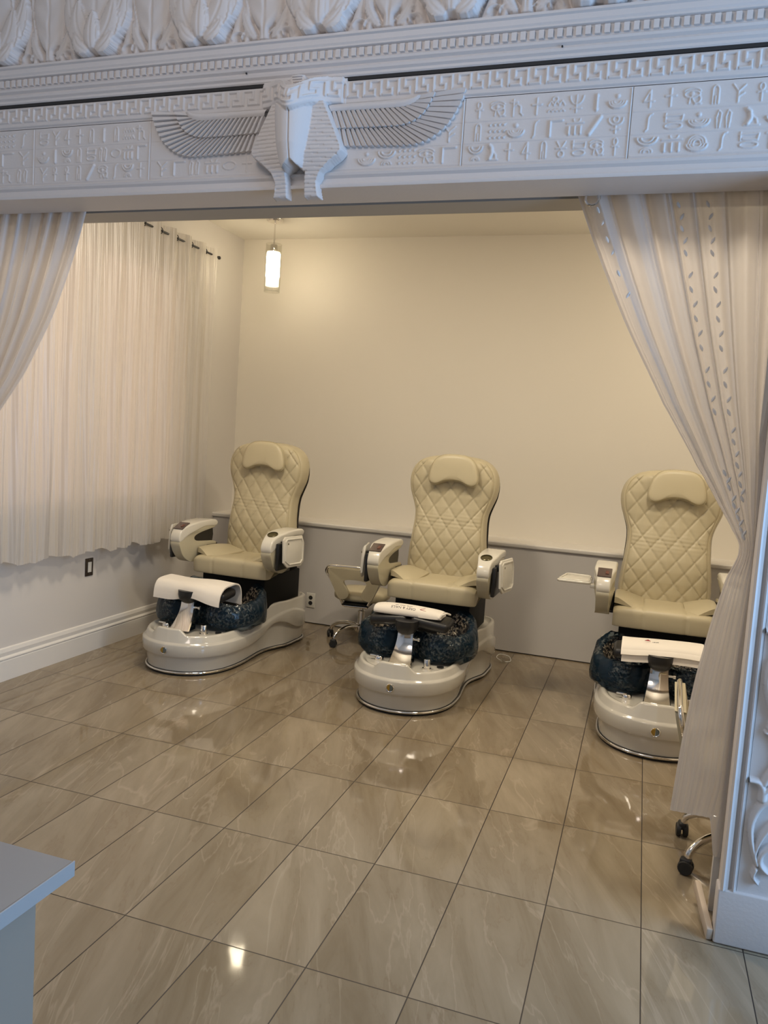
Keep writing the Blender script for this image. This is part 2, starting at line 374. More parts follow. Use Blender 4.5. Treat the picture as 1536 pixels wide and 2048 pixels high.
b.box(4.15, 4.3, -4.6, -1.60, 0, 3.55); b.box(4.15, 4.3, .5, .7, 0, 3.55); b.box(4.15, 4.3, -1.60, .5, 0, .5); b.box(4.15, 4.3, -1.60, .5, 2.95, 3.55)
struct('wall_right_front', b, wall_white, smooth=False)
b = MB(); b.box(-2.14, 4.3, -4.75, -4.6, 0, 3.65); struct('wall_front', b, wall_white, smooth=False)
# baseboard
b = MB(); pr = [(-1.99, 0), (-1.968, 0), (-1.968, .115), (-1.972, .12), (-1.966, .126), (-1.966, .132), (-1.978, .142), (-1.974, .165), (-1.980, .185), (-1.99, .19)]
b.prism(pr, 'y', -4.6, 3.85); struct('baseboard_left', b, trim_m, angle=25)
# window behind the curtain
b = MB()
for (a0, a1, c0, c1) in ((wy0, wy0 + .06, wz0, wz1), (wy1 - .06, wy1, wz0, wz1), (wy0 + .06, wy1 - .06, wz0, wz0 + .06), (wy0 + .06, wy1 - .06, wz1 - .06, wz1), (2.16, 2.2, wz0 + .06, wz1 - .06)):
    b.box(-2.06, -1.985, a0, a1, c0, c1)
wf = struct('window_1', b, trim_m, smooth=False)
b = MB(); b.box(-2.045, -2.035, wy0 + .06, wy1 - .06, wz0 + .06, wz1 - .06); b.build('pane', pane_m, wf, smooth=False)
b = MB()
for (a0, a1, c0, c1) in ((-1.60, -1.53, .5, 2.95), (.43, .5, .5, 2.95), (-1.53, .43, .5, .57), (-1.53, .43, 2.88, 2.95), (-.57, -.52, .57, 2.88)): b.box(4.17, 4.25, a0, a1, c0, c1)
struct('window_2', b, trim_m, smooth=False)

# ---------- the beam over the opening
XL, XR = -2.14, 4.3
b = MB(); b.box(XL, XR, YF + .004, .80, 2.375, 3.55); struct('wall_middle', b, plaster, smooth=False)     # lintel core
b = MB(); b.box(XL, XR, .80, .862, 2.45, 3.55); struct('trim_7', b, dark_gap, smooth=False)
b = MB(); b.box(XL, XR, .862, 1.0, 2.386, 3.13); struct('trim_8', b, beam_shade_m, smooth=False)
# lower moulding of the lintel
b = MB()
pr = [(YF + .004, 2.375), (YF - .012, 2.375), (YF - .014, 2.380), (YF - .014, 2.386), (YF - .004, 2.390), (YF - .002, 2.408), (YF - .010, 2.416), (YF - .012, 2.424), (YF - .006, 2.430), (YF + .004, 2.432)]
b.prism(pr, 'x', XL, 3.2); low = struct('trim_1', b, plaster, angle=25)
# upper moulding with dentils
b = MB()
pr = [(YF + .004, 2.742), (YF - .008, 2.742), (YF - .012, 2.746), (YF - .012, 2.754), (YF - .020, 2.760), (YF - .022, 2.768), (YF - .018, 2.776), (YF - .028, 2.782), (YF - .030, 2.79), (YF - .024, 2.794),
      (YF - .024, 2.826), (YF - .034, 2.830), (YF - .034, 2.836), (YF - .038, 2.842), (YF - .040, 2.858), (YF - .048, 2.862), (YF - .048, 2.870), (YF - .03, 2.876), (YF + .004, 2.876)]
b.prism(pr, 'x', XL, 3.2); up = struct('trim_2', b, plaster, angle=25)
b = MB()
for i, x in enumerate(np.arange(-1.6, 2.0, .0285)): b.box(x, x + .016, YF - .033, YF - .022, 2.798, 2.823)
d = b.build('dentil_row', plaster, up, smooth=False); d['label'] = 'row of small square dentils along the moulding'
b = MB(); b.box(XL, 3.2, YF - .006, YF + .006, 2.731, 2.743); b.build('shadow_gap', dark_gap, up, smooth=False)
for px, pz in ((-.06, 2.775), (1.04, 2.772)):
    b = MB(); b.lathe([(.003, 0), (.003, .004)], (px, YF - .026, pz), 'y', 8); b.build('nail_hole', dark_gap, up)

# ---------- relief helpers
def seg_d(X, Z, a, c):
    a = np.array(a, float); c = np.array(c, float); v = c - a; L2 = v @ v + 1e-12
    t = np.clip(((X - a[0]) * v[0] + (Z - a[1]) * v[1]) / L2, 0, 1)
    return np.hypot(X - a[0] - t * v[0], Z - a[1] - t * v[1]), t
def stroke(H, X, Z, pts, r0, r1, h, mode='round'):
    """raised (or cut) tapering stroke along a polyline, max-blended into H"""
    pts = np.asarray(pts, float); n = len(pts) - 1; rm = max(r0, r1) * 1.3
    sel = (X > pts[:, 0].min() - rm) & (X < pts[:, 0].max() + rm) & (Z > pts[:, 1].min() - rm) & (Z < pts[:, 1].max() + rm)
    if not sel.any(): return
    x, z = X[sel], Z[sel]; best = np.zeros(x.shape)
    for i in range(n):
        d_, t = seg_d(x, z, pts[i], pts[i + 1]); r = r0 + (r1 - r0) * (i + t) / n
        q = np.clip(1 - (d_ / r) ** 2, 0, 1); best = np.maximum(best, np.sqrt(q) if mode == 'round' else np.minimum(q * 3, 1))
    if h > 0: H[sel] = np.maximum(H[sel], best * h)
    else: H[sel] = H[sel] + best * h
def arc(cx, cz, rx, rz, a0, a1, n=14):
    return [(cx + rx * math.cos(math.radians(a0 + (a1 - a0) * i / n)), cz + rz * math.sin(math.radians(a0 + (a1 - a0) * i / n))) for i in range(n + 1)]

# ---------- meander band
MP = .0615
def meander(X, Z, z0, z1, flipx):
    """Greek key: 1 on the raised line, per period"""
    u = (((-X if flipx else X) + 5) / MP) % 1.0; v = (Z - z0) / (z1 - z0); h = np.zeros(X.shape)
    def bar(u0, u1, v0, v1): 
        k = .035
        return (np.clip((u - u0) / k, 0, 1) * np.clip((u1 - u) / k, 0, 1) * np.clip((v - v0) / k, 0, 1) * np.clip((v1 - v) / k, 0, 1))
    for q in ((0, .17, .02, .98), (0, .80, .82, .98), (.63, .80, .36, .98), (.36, .80, .36, .52), (.36, .52, .02, .52) , (.36, 1.02, .02, .18)): h = np.maximum(h, bar(*q))
    return h
def band_h(X, Z):
    h = np.where(X < .12, meander(X, Z, 2.668, 2.724, False), meander(X, Z, 2.668, 2.724, True)) * .006 + .008
    h *= np.clip((Z - 2.652) / .003, 0, 1) * np.clip((2.730 - Z) / .003, 0, 1)
    return h
relief('meander_band', -1.6, 2.2, 2.646, 2.733, .0021, band_h, YF, plaster, low)
# ---------- hieroglyph panels
def glyph(H, X, Z, kind, cx, cz, w, h):
    """one sign about w x h centred at cx,cz"""
    def P(l): return [(cx + (a - .5) * w, cz + (c - .5) * h) for a, c in l]
    def st(l, r=.0027, hh=.0036): stroke(H, X, Z, P(l), r, r, hh)
    def el(a0, c0, rx, rz, f=0, t=360, r=.0026): st([(a0 + rx * math.cos(math.radians(f + (t - f) * i / 16)), c0 + rz * math.sin(math.radians(f + (t - f) * i / 16))) for i in range(17)], r)
    def dot(a0, c0, r=.005): stroke(H, X, Z, P([(a0, c0), (a0 + .001, c0)]), r, r, .0048)
    if kind == 'ankh': el(.5, .78, .2, .2); st([(.5, .58), (.5, 0)]); st([(.15, .5), (.85, .5)])
    elif kind == 'eye':
        el(.45, .6, .42, .2); st(arc(.45, .68, .48, .28, 160, 20)); dot(.45, .6, .007); st([(.35, .4), (.3, .1)]); st(arc(.62, .3, .3, .25, 130, -90)); st([(.45, .38), (.6, .1), (.95, .05)])
    elif kind == 'crook': st([(.25, 1), (.25, 0)]); st([(.05, .85), (.5, .85)]); st([(.25, .55), (.5, .7), (.7, .55), (.7, .15), (.85, .02)])
    elif kind == 'cross': st([(.5, 1), (.5, 0)], .0032); st([(.1, .6), (.9, .6)], .0032)
    elif kind == 'wave':
        for c0 in (.72, .22): st([(i / 8, c0 + (.12 if i % 2 else -.08)) for i in range(9)], .003)
    elif kind == 'fish': st([(i / 6, .6 + (.14 if i % 2 else -.1)) for i in range(7)]); el(.4, .85, .16, .14); st([(i / 8, .12 + (.1 if i % 2 else 0)) for i in range(9)])
    elif kind == 'trident': st([(.5, 1), (.5, 0)]); st(arc(.5, .95, .4, .5, 180, 360)); st([(.2, .22), (.8, .22)])
    elif kind == 'bar': st([(.5, .95), (.5, .05)], .0045, .006); dot(.5, .9, .006); dot(.5, .1, .006)
    elif kind == 'bowl': st([(0, .45), (1, .45)], .003); [st(arc(.5, .45, .5 * k, .36 * k, 180, 360), .0035, .006) for k in (1, .7, .4)]; dot(.5, .8, .007)
    elif kind == 'dome': st([(0, .4), (1, .4)], .003); [st(arc(.5, .36, .5 * k, .34 * k, 180, 360), .0035, .0055) for k in (1, .7, .4)]; [st(arc(.5, .46, .42 * k, .44 * k, 0, 180), .0035, .0055) for k in (1, .7, .4)]
    elif kind == 'cup': st([(0, .9), (1, .9)], .003); [st(arc(.5, .9, .5 * k, .42 * k, 180, 360), .0035, .0055) for k in (1, .6)]; [st(arc(.5, .08, .28 * k, .2 * k, 0, 180), .003) for k in (1, .5)]
    elif kind == 'cane': st([(.2, 0), (.2, .75)] + arc(.5, .75, .3, .25, 180, 0) + [(.8, 0)]); st([(.5, 0), (.5, .4)])
    elif kind == 'dots':
        for i in range(4):
            for j in range(3): dot(.05 + .3 * i, .1 + .4 * j, .0045); st([(.05 + .3 * i, .1 + .4 * j), (.17 + .3 * i, .18 + .4 * j)], .002)
    elif kind == 'ess': st([(.2, 0), (.4, .1), (.45, .75), (.6, .95), (.85, 1)])
    elif kind == 'corner': st([(.2, 0), (.2, .95), (.95, .95)], .0036, .006)
    elif kind == 'table':
        st([(0, .75), (1, .75)]); st(arc(.6, .95, .2, .18, 180, 360))
        for a in (.15, .5, .85): st([(a, .5), (a, .08)], .0042, .006)
    elif kind == 'slash': st([(.1, 0), (.85, 1)], .0062, .0075)
    elif kind == 'horn': el(.5, .8, .17, .17); st(arc(.5, .8, .42, .35, 170, 370)); st([(.5, .45), (.5, 0)]); st([(.25, .22), (.75, .22)])
    elif kind == 'bird': st([(.3, .95), (.45, .8), (.5, .4), (.35, .1)], .006, .008); st([(.5, .6), (.75, .35), (.8, .05)], .004); st([(.2, .04), (.9, .04)], .0032); dot(.35, .88, .008)
    elif kind == 'four': st([(.6, 0), (.6, 1), (.1, .35), (.9, .35)])
    elif kind == 'feather': [st([(a, 0), (a - .05, .55), (a + .05, .95), (a + .18, .8), (a + .12, 0)], .0026) for a in (.15, .6)]
    elif kind == 'fork': st([(.5, .5), (.2, .95)]); st([(.5, .5), (.8, .95)]); st([(.15, .55), (.85, .55)]); el(.5, .2, .2, .18)
    elif kind == 'squig': st([(.05, .8), (.95, .85), (.9, .5), (.2, .55)]); el(.5, .22, .42, .16); st([(.1, .95), (.1, .5)])
    elif kind == 'branch': st([(.2, 1), (.5, .6), (.5, 0)]); st([(.85, .95), (.5, .6)]); st([(.5, .3), (.8, .5)])
    elif kind == 'mouth': el(.5, .5, .45, .28)
PANELS = [
 (-1.60, -.995, [['wave', 'dots', 'cross', 'crook', 'bar', 'dots', 'ess'], ['bowl', 'table', 'ankh', 'cup', 'table', 'corner', 'branch'], ['eye', 'cane', 'bird', 'four', 'squig', 'crook', 'feather']]),
 (-.995, -.46, [['squig', 'branch', 'four', 'cross', 'cane', 'bar', 'cane', 'wave', 'crook'], ['bowl', 'bar', 'cup', 'cane', 'squig', 'feather', 'mouth', 'table', 'corner'], ['branch', 'ankh', 'ankh', 'cane', 'slash', 'eye', 'ess', 'cup', 'cross']]),
 (-.46, .14, [['', '', '', '', '', '', '', ''], ['', '', '', '', '', '', '', ''], ['branch', 'corner', 'feather', 'table', 'mouth', 'cross', '', '']]),
 (.14, .74, [['', '', '', '', '', '', '', ''], ['', '', '', '', '', '', '', 'branch'], ['', '', '', 'bowl', 'cup', 'dots', 'eye', 'corner']]),
 (.74, 1.266, [['ankh', 'eye', 'crook', 'cross', 'fish', 'trident', 'bar', 'bowl'], ['cane', 'dots', 'bowl', 'ess', 'corner', 'table', 'slash', 'horn'], ['cup', 'bird', 'cross', 'four', 'cane', 'fork', 'squig', 'eye', 'ankh']]),
 (1.266, 1.80, [['four', 'cross', 'eye', 'cane', 'branch', 'ankh', 'mouth', 'dots'], ['ess', 'squig', 'bowl', 'feather', 'bird', 'bowl', 'table'], ['cup', 'table', 'dome', 'ess', 'squig', 'crook', 'ankh']]),
 (1.80, 2.2, [['wave', 'ankh', 'bowl', 'eye', 'bar'], ['table', 'bird', 'corner', 'dots', 'cup'], ['feather', 'cross', 'four', 'squig', 'ankh']])]
for (px0, px1, rows) in PANELS:
    def hf(X, Z, px0=px0, px1=px1, rows=rows):
        H = np.zeros(X.shape)
        for r, row in enumerate(rows):
            zc = (2.606, 2.536, 2.470)[r]; n = len(row); ww = (px1 - px0 - .03) / n
            for i, k in enumerate(row):
                if k:
                    wide = {'bar': .3, 'cross': .6, 'ankh': .5, 'cane': .45, 'ess': .4, 'four': .6, 'slash': .7}.get(k, .82)
                    glyph(H, X, Z, k, px0 + .015 + ww * (i + .5), zc, ww * wide, .050)
        for zl in (2.571, 2.503, 2.438): stroke(H, X, Z, [(px0 + .004, zl), (px1 - .004, zl)], .0016, .0016, .0018)
        stroke(H, X, Z, [(px1 - .001, 2.43), (px1 - .001, 2.642)], .0035, .0035, -.004)
        stroke(H, X, Z, [(px1 - .006, 2.43), (px1 - .006, 2.640)], .0022, .0022, .003)
        return H
    o = relief('hieroglyph_panel', px0, px1, 2.430, 2.648, .0022, hf, YF, plaster, low)

# ---------- lotus frieze
def petal(H, X, Z, base, tip, wid, h0, hb, bend=0, pw=.85, rib=0):
    base = np.array(base, float); tip = np.array(tip, float); ax = tip - base; L = np.linalg.norm(ax); ax /= L; pv = np.array([-ax[1], ax[0]])
    rm = wid + abs(bend) + .01
    lo = np.minimum(base, tip) - rm; hi = np.maximum(base, tip) + rm
    sel = (X > lo[0]) & (X < hi[0]) & (Z > lo[1]) & (Z < hi[1])
    if not sel.any(): return
    x = X[sel] - base[0]; z = Z[sel] - base[1]; t = (x * ax[0] + z * ax[1]) / L; s = x * pv[0] + z * pv[1] - bend * np.sin(np.clip(t, 0, 1) * PI)
    tt = np.clip(t, 1e-4, 1); w = wid * (tt ** .48 * (1 - tt) ** .80) / .437 + 1e-5; q = s / w; ins = (t > 0) & (t < 1) & (np.abs(q) < 1)
    hh = h0 + hb * (np.sqrt(np.clip(1 - q * q, 0, 1)) * .8 + .2) * (.45 + .55 * np.sin(PI * np.clip(tt, 0, 1) ** .7)) + .005 * (np.abs(q) > .86) - .003 * np.exp(-(q / .10) ** 2)
    if rib: hh = hh - rib * np.exp(-(s / .004) ** 2) + rib * .35 * np.sin((t * 12 + np.abs(q) * 3) * PI)
    h = H[sel]; h[ins] = hh[ins]; H[sel] = h
LP = .4575
def lotus_h(X, Z):
    H = np.zeros(X.shape) - .004
    for k in range(-2, 9):
        xl = -1.145 + LP * k; xf = xl + .236; z0 = 2.876
        # swaying ribbons behind
        for sg in (-1, 1):
            for q, (dx, am, r) in enumerate(((.105, .022, .020), (.150, .018, .014))):
                pts = [(xl + sg * (dx + am * math.sin(t * 6.5 + q)) + sg * .03 * t, z0 + .46 * t) for t in np.linspace(0, 1, 16)]
                stroke(H, X, Z, pts, r, r * .8, .020 + .004 * q)
            petal(H, X, Z, (xf + sg * .030, z0 + .005), (xf + sg * .085, z0 + .125), .018, .014, .016, -sg * .012)
            petal(H, X, Z, (xf + sg * .055, z0 + .10), (xf + sg * .082, z0 + .33), .016, .012, .014, sg * .018)
            for c in range(2):
                stroke(H, X, Z, arc(xl + sg * (.135 + .04 * c), z0 + .016, .026, .022, 180 if sg > 0 else 0, 20 if sg > 0 else 160), .007, .004, .028)
        # paddle leaf
        zt = z0 + .42
        sel = (np.abs(X - xf) < .10)
        t = np.clip((Z - z0) / .42, 0, 1); w = .020 + .062 * np.sin(np.clip((t - .10) / .9, 0, 1) ** .9 * PI) ** .8; q = (X - xf) / w
        ins = sel & (np.abs(q) < 1) & (Z > z0)
        hh = .014 + .020 * np.sqrt(np.clip(1 - q * q, 0, 1)) - .005 * np.exp(-((X - xf) / .005) ** 2) + .0016 * np.sin((t * 26 - np.abs(q) * 4.5)) * (np.abs(q) > .08)
        H[:] = np.where(ins, hh, H)
        # lotus flower
        petal(H, X, Z, (xl, z0 + .07), (xl, z0 + .36), .082, .024, .024, 0, .8)
        for sg in (-1, 1):
            petal(H, X, Z, (xl + sg * .03, z0 + .03), (xl + sg * .125, z0 + .265), .044, .028, .024, -sg * .024)
            petal(H, X, Z, (xl + sg * .012, z0 + .02), (xl + sg * .078, z0 + .205), .050, .038, .024, -sg * .026)
        petal(H, X, Z, (xl, z0 + .012), (xl, z0 + .155), .034, .052, .024)
        for sg in (-1, 1):
            petal(H, X, Z, (xl + sg * .018, z0 + .004), (xl + sg * .086, z0 + .080), .027, .050, .018, -sg * .012)
    return H
lf = relief('trim_3', -1.75, 2.2, 2.872, 3.34, .0040, lotus_h, YF - .008, plaster); lf['kind'] = 'structure'
b = MB(); b.box(XL, 3.2, YF - .03, YF + .004, 3.335, 3.55); struct('trim_9', b, plaster, smooth=False)

# ---------- winged head over the opening
XC = .160
wr = root('winged_relief', (XC, YF, 2.34), 0, 'white plaster head with striped headcloth and spread wings on the carved beam', 'relief')
OUT = np.array([(2.336, .030, .090), (2.36, .030, .084), (2.39, .030, .082), (2.42, .034, .096), (2.45, .0, .130), (2.470, .0, .160), (2.485, .0, .172), (2.50, .0, .170), (2.56, .0, .142), (2.61, .0, .118), (2.66, .0, .094), (2.69, 0, .085), (2.745, 0, .075)])
FW = np.array([(2.392, .006), (2.41, .026), (2.44, .045), (2.50, .060), (2.56, .068), (2.62, .072), (2.665, .074)])
def bust_mask(X, Z):
    a = np.abs(X - XC); o = np.interp(Z, OUT[:, 0], OUT[:, 2]); i = np.interp(Z, OUT[:, 0], OUT[:, 1])
    band = (Z > 2.600) & (Z < 2.738) & (a < .16) & (Z + .055 * np.exp(-(a / .055) ** 2) > 2.652)
    return ((a < o) & (a > i) & (Z > 2.338) & (Z < 2.70)) | band
def bust_h(X, Z):
    a = np.abs(X - XC); o = np.interp(Z, OUT[:, 0], OUT[:, 2]); i = np.interp(Z, OUT[:, 0], OUT[:, 1]); fw = np.interp(Z, FW[:, 0], FW[:, 1], left=0)
    dep = np.interp(Z, [2.338, 2.42, 2.48, 2.66], [.035, .05, .066, .060])
    edge = np.clip(np.minimum(o - a, np.where(i > 0, a - i, 1)) / .004, 0, 1)
    H = dep * np.sqrt(edge) * (1 - .12 * (a / .17) ** 2)
    H -= .0035 * (np.abs(((Z + .03 * a) / .0135) % 1 - .5) < .11) * (a < o - .007)            # stripes of the headcloth
    ridge = np.interp(Z, [2.392, 2.42, 2.50, 2.60, 2.66], [.070, .095, .118, .125, .120])
    q = np.clip((np.abs(X - XC + .012) ) / np.maximum(fw, .004), 0, 1)
    face = .050 + (ridge - .050) * (1 - q ** 2.2) ** .8
    H = np.where((Z < 2.69) & (Z > 2.392) & (a < fw), np.maximum(H, face), H)
    Zs = Z + .055 * np.exp(-(a / .055) ** 2)
    band = (Zs > 2.652) & (Zs < 2.738)
    hump = .120 * np.exp(-(a / .075) ** 2) + .010
    hump = hump * np.interp(Zs, [2.652, 2.660, 2.70, 2.738], [.90, 1.0, .95, .80]) + .012 * (a < .15)
    me = np.where(X < XC, meander(X, Zs, 2.668, 2.724, False), meander(X, Zs, 2.668, 2.724, True)) * .007
    H = np.where(band, hump + me, H)
    H = np.where((Zs >= 2.738) & (a < .10), .02 + .10 * np.clip((a - .05) / .05, 0, 1) * np.exp(-(a / .075) ** 2), H)
    H[(~bust_mask(X, Z))] = 0
    return H
def local_parent(o, par):
    o.parent = par; o.matrix_parent_inverse = par.matrix_world.inverted() if False else Matrix.Translation(-Vector(par.location)); return o
o = relief('headdress', XC - .19, XC + .19, 2.330, 2.742, .0024, bust_h, YF, plaster, None, bust_mask); local_parent(o, wr)
# cobra on the brow
b = MB()
hood = [(XC - .016, 2.690), (XC - .026, 2.705), (XC - .032, 2.722), (XC - .024, 2.736), (XC, 2.740), (XC + .024, 2.736), (XC + .032, 2.722), (XC + .026, 2.705), (XC + .016, 2.690)]
b.prism(hood, 'y', YF - .066, YF - .01, .008)
for k in range(5): b.rbox(XC - .012 - .002 * k, XC + .012 + .002 * k, YF - .071, YF - .063, 2.693 + k * .0088, 2.6975 + k * .0088, .002, 2)
local_parent(b.build('brow_cobra', plaster), wr)
# wings
def curve(pts, n): 
    c = catmull(pts, 14); s = np.r_[0, np.cumsum(np.linalg.norm(np.diff(c, axis=0), axis=1))]; u = np.linspace(0, s[-1], n)
    return np.stack([np.interp(u, s, c[:, 0]), np.interp(u, s, c[:, 1])], -1)
C0 = [(.26, 2.650), (.45, 2.650), (.55, 2.653), (.565, 2.655)]
C1 = [(.27, 2.628), (.45, 2.627), (.53, 2.628), (.572, 2.640), (.592, 2.660)]
C2 = [(.29, 2.570), (.45, 2.567), (.54, 2.570), (.600, 2.600), (.640, 2.668)]
C3 = [(.30, 2.512), (.45, 2.507), (.59, 2.507), (.675, 2.552), (.722, 2.620), (.742, 2.678)]
for sg, nm in ((1, 'wing'), (-1, 'wing')):
    b = MB()
    for tier, (A, Bc, nf, hh) in enumerate(((C0, C1, 1, .018), (C1, C2, 19, .014), (C2, C3, 24, .009))):
        n = 12 * nf + 1 if nf > 1 else 60
        a = curve(A, n); c = curve(Bc, n); rows = []
        for w in (0, .001, .15, .3, .45, .6, .75, .9, .96, .999, 1):
            s = np.linspace(0, nf, n); ph = s % 1 if sg > 0 else (-s) % 1
            sc = (.06 * (1 - np.abs(2 * ph - 1) ** 3) - .06) * (w ** 6) if nf > 1 else 0 * s
            p = a + (c - a) * (w + sc)[:, None]
            h = hh + (.008 * ph + .004 * w if nf > 1 else .006 * math.sin(w * PI) + 0 * s)
            if nf > 1: h = h - .009 * (np.minimum(ph, 1 - ph) < .09)
            if w == 0 or w == 1: h = 0 * h - .002
            X = p[:, 0] if sg > 0 else 2 * .143 - p[:, 0]
            rows.append(np.stack([X, YF - h, p[:, 1]], -1))
        b.grid(np.array(rows))
    local_parent(b.build(nm, plaster, angle=50), wr)

# ---------- carved pillar at the right
px_ = 1.745
b = MB(); b.box(px_ + .004, 2.75, YF + .004, .70, 0, 2.375); pil = struct('trim_4', b, plaster, smooth=False)
b = MB(); b.rbox(px_ - .004, 2.75, YF - .012, .69, .002, .182, .006); b.build('plinth', plaster, pil)
for (x0, w_, hh) in ((px_ + .002, .022, .020), (px_ + .036, .012, .014)):
    b = MB(); pr = [(x0, YF + .006), (x0, YF - hh * .6), (x0 + w_ * .3, YF - hh), (x0 + w_ * .55, YF - hh * .8), (x0 + w_ * .6, YF - hh * .5), (x0 + w_, YF - hh * .35), (x0 + w_, YF + .006)]
    b.prism(pr, 'z', .182, 2.372); b.build('bead_moulding', plaster, pil, angle=25)
LEAF = [  # (points x,z), r0, r1 measured on the pillar face
 ([(1.880, .505), (1.835, .470), (1.815, .415), (1.818, .365), (1.830, .320), (1.842, .285)], .010, .004),
 ([(1.880, .425), (1.855, .390), (1.838, .345), (1.834, .310)], .009, .003),
 ([(1.880, .350), (1.853, .322), (1.850, .290), (1.868, .268), (1.885, .262)], .008, .004),
 ([(1.882, .560), (1.857, .535), (1.841, .515), (1.836, .490)], .010, .003),
 ([(1.795, .548), (1.822, .545), (1.836, .525), (1.838, .495)], .006, .010),
 ([(1.826, .705), (1.850, .695), (1.870, .665), (1.872, .615), (1.858, .590), (1.838, .545)], .004, .008),
 ([(1.840, .270), (1.835, .245), (1.85, .225)], .006, .003)]
def pil_h(X, Z):
    H = np.zeros(X.shape)
    for k in range(5):
        off = .47 * k
        for (pts, r0, r1) in LEAF:
            c = catmull(pts, 6); c = c + np.array([0, off])
            r0, r1 = r0 * 1.35, r1 * 1.5; stroke(H, X, Z, c, r0, r1, .024); 
            m_ = c.copy(); m_[:, 0] = 2 * 1.925 - m_[:, 0]; stroke(H, X, Z, m_, r0, r1, .024)
    return H
relief('scroll_leaf_panel', px_ + .05, 2.10, .182, 2.372, .0028, pil_h, YF, plaster, pil)
# jamb behind the pillar, a board with a gap, and a loose strip of moulding
b = MB(); b.box(1.80, 2.75, .70, .86, 0, 3.13); struct('wall_jamb', b, brownpaint, smooth=False)
b = MB(); b.box(1.752, 1.80, .700, .735, 0, 2.375); struct('trim_10', b, brownpaint, smooth=False)
b = MB(); b.box(1.742, 1.80, .815, .845, 0, 2.355); struct('trim_11', b, trim_m, smooth=False)
b = MB()
prof = [(0, 0), (.018, 0), (.018, .085), (.012, .10), (0, .10)]
P0 = np.array([1.722, .655, .002]); P1 = np.array([1.700, .850, .055])
pl = root('loose_moulding', (1.728, .650, 0), 0, 'short pale wooden moulding offcut leaning beside the foot of the carved pillar', 'moulding')
b.rbox(-.010, .010, -.02, .21, 0.0, .040, .004, 2); b.xf(Matrix.Rotation(math.radians(7), 4, 'Z') @ Matrix.Rotation(math.radians(10), 4, 'X') @ Matrix.Rotation(math.radians(0), 4, 'Y'))
b.xf(Matrix.Translation((0, 0, .006))); b.build('strip', wood, pl)
b = MB(); b.box(-2.14, -1.88, YF + .004, .86, 0, 2.375); struct('wall_jamb_left', b, plaster, smooth=False)

# ------------------------------------------------------------------ pedicure chairs
YO = .70                                             # chair origin sits this far behind the front of its base
Gp = [(0, 0), (.08, .012), (.15, .045), (.21, .10), (.255, .18), (.28, .28), (.286, .42), (.276, .56), (.268, .68), (.275, .78), (.305, .88), (.330, .96), (.337, 1.08), (.336, 1.20), (.30, 1.29), (.2, 1.325), (.08, 1.333), (0, 1.335)]
half = catmull(Gp, 7)
full = np.concatenate([half, half[-2:0:-1] * np.array([-1, 1])])           # closed outline, right side first
def offset(P, o):
    T = np.roll(P, -1, 0) - np.roll(P, 1, 0); T /= np.linalg.norm(T, axis=1)[:, None]; Nn = np.stack([T[:, 1], -T[:, 0]], -1)
    return P + Nn * (np.asarray(o).reshape(-1, 1) if not np.isscalar(o) else o)
def mesh_shift(b): b.xf(Matrix.Translation((0, -YO, 0)))
def tub_mesh():
    b = MB(); x, y = full[:, 0], full[:, 1]; ax = np.abs(x); n = len(x)
    h = .250 + .005 * smoothstep(.3, .5, y) + .085 * smoothstep(.42, .92, y)
    plate = np.where(y < .2, np.clip((.118 - ax) / .040, 0, 1), 0) * .040
    h = h + plate
    arch = np.exp(-((y - .86) / .16) ** 2)
    zb0 = .118 + .085 * arch; zb1 = .200 + .075 * np.exp(-((y - .98) / .22) ** 2) * (y > .3)
    zb1 = np.minimum(zb1, h - .03)
    fade = 1 - .55 * smoothstep(1.1, 1.3, y)
    dip = -.020 * arch
    deck = .236 + .075 * smoothstep(.42, .92, y) + plate * .55
    rows = [(.026, 0 * y), (.06, .003 + dip * .6), (zb0 - .012, .010 + dip), (zb0, .013 + dip), (zb0 + .004, .024 * fade + .006), (zb0 + .014, .031 * fade + .004), (zb1 - .010, .036 * fade), (zb1 - .002, .033 * fade), (zb1 + .004, .022 * fade), (zb1 + .010, .018 * fade),
            (h - .012, .008 + 0 * y), (h - .003, .003 + 0 * y), (h, -.006 + 0 * y), (h - .002, -.016 + 0 * y), (deck + .004, -.024 + 0 * y), (deck, -.032 + 0 * y)]
    R = []
    for z, o_ in rows: p = offset(full, o_); R.append(np.column_stack([p, np.broadcast_to(z, (n,))]))
    b.rings(R, False, False)
    inner = R[-1]; m = len(half); base = len(b.v)
    b.v += [tuple(map(float, p)) for p in inner]
    for i in range(m - 1):                              # deck, bridged across
        l0 = (n - i) % n; l1 = (n - i - 1) % n
        f = [base + i, base + i + 1, base + l1, base + l0]; f2 = []
        [f2.append(q) for q in f if q not in f2]
        if len(f2) > 2: b.f.append(tuple(f2)); b.mi.append(0)
    mesh_shift(b); return b
